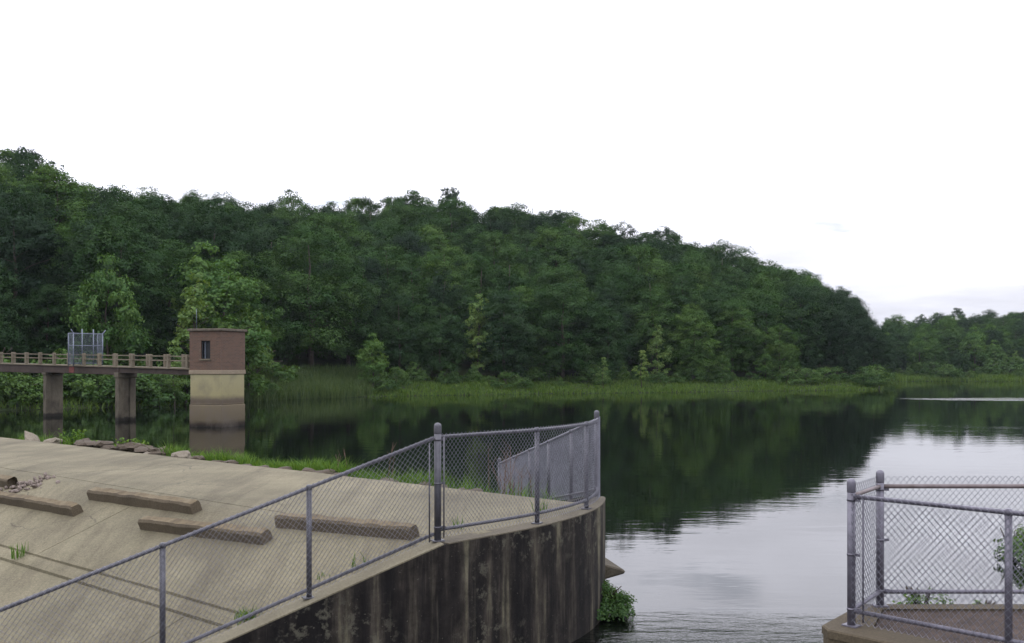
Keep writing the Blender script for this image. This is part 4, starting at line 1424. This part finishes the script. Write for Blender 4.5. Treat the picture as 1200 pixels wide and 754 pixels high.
# ------------------------------------------------------------------ ledge and bushes by the water
bm = bmesh.new()
poly = [(.95, 14.15), (1.60, 14.05), (1.40, 14.75), (1.05, 15.0)]
lo = [bm.verts.new((x, y, z)) for (x, y), z in zip(poly, (.30, .52, .35, .3))]
hi = [bm.verts.new((x, y, z)) for (x, y), z in zip(poly, (.72, .56, .60, .70))]
bm.faces.new(hi); bm.faces.new(lo[::-1])
for i in range(4): bm.faces.new((lo[i], lo[(i + 1) % 4], hi[(i + 1) % 4], hi[i]))
bmesh.ops.bevel(bm, geom=list(bm.edges), offset=.02, segments=1, affect='EDGES')
o = link_mesh('concrete_ledge', bm_mesh('concrete_ledge', bm), NOSEC)
tag(o, 'broken brown concrete ledge jutting from behind the rounded wall', 'ledge')

def bush(name, x, y, z, rx, ry, rz_, n, leaf, label, mat=LEAF_BUSH, n_clump=40):
    root_o = empty(name, (x, y, z))
    C, N, T = [], [], []
    for k in range(n_clump):
        d = rng.normal(size=3); d /= np.linalg.norm(d); d[2] = abs(d[2])
        c = d * np.array([rx, ry, rz_]) * rng.uniform(.45, .95)
        c[2] *= rng.uniform(.25, 1)
        m = n // n_clump
        e = rng.normal(size=(m, 3)); e /= np.linalg.norm(e, axis=1, keepdims=True)
        e[:, 2] = np.abs(e[:, 2]) - .3
        C.append(c + e * min(rx, rz_) * .3 * rng.uniform(.4, 1.5, (m, 1)))
        N.append(e * .5 + d * .4 + np.array([0, 0, .5]) + rng.normal(size=(m, 3)) * .35)
        T.append(np.clip(rng.uniform(.3, .8) + rng.normal(0, .12, m), 0, 1))
    C, N, T = map(np.concatenate, (C, N, T))
    link_mesh('foliage', leaf_mesh('foliage', C, N, leaf * rng.uniform(.6, 1.3, len(C)), T, mat), None, root_o)
    bm = bmesh.new()
    for k in range(9):
        a = rng.uniform(0, 6.28); f = rng.uniform(.4, .8)
        bm_tube(bm, [(0, 0, -.1), (rx * f * .5 * math.cos(a), ry * f * .5 * math.sin(a), rz_ * .45), (rx * f * .8 * math.cos(a), ry * f * .8 * math.sin(a), rz_ * .62)], [.02, .013, .005], 5)
    link_mesh('stem', bm_mesh('stem', bm), BARK, root_o)
    tag(root_o, label, 'bush')
    return root_o
bush('overhanging_bush', 1.22, 13.75, .02,   .46, .5, .66, 11000, .042, 'dense dark green bush at the waterline against the rounded wall')
bush('waterside_bush', 9.36, 17.4, -.05, .66, .9, 1.05, 6500, .065, 'green bush over the water at the right edge behind the fence', LEAF_LIGHT)
bush('waterside_bush', 8.95, 17.9, -.05, .3, .4, .9, 260, .07, 'low sparse bush on the water seen through the right fence', n_clump=16)
bush('leafy_weed', 3.95, 9.62, 1.05, .30, .2, .42, 380, .04, 'leafy weed growing behind the right fence corner', GRASSM, 18)
bush('leafy_weed', 4.55, 9.60, 1.05, .2, .16, .2, 160, .04, 'low leafy weed right of the fence corner weed', GRASSM, 10)

# ------------------------------------------------------------------ summer haze over the whole valley
def mat_haze():
    m = bpy.data.materials.new('summer_haze'); m.use_nodes = True
    n, l = m.node_tree.nodes, m.node_tree.links
    n.clear()
    out = n.new('ShaderNodeOutputMaterial'); v = n.new('ShaderNodeVolumePrincipled')
    v.inputs['Color'].default_value = (.82, .90, 1.0, 1)
    v.inputs['Density'].default_value = 0.00009
    v.inputs['Anisotropy'].default_value = 0.2
    l.new(v.outputs[0], out.inputs['Volume'])
    return m
bm = bmesh.new()
bm_box(bm, (0, 1750, 27), (1, 0, 0), (0, 1, 0), (0, 0, 1), 4100, 3400, 33)
hz = link_mesh('haze', bm_mesh('haze', bm), mat_haze())
tag(hz, 'thin pale summer haze over the lake and hills', 'haze', kind='stuff')
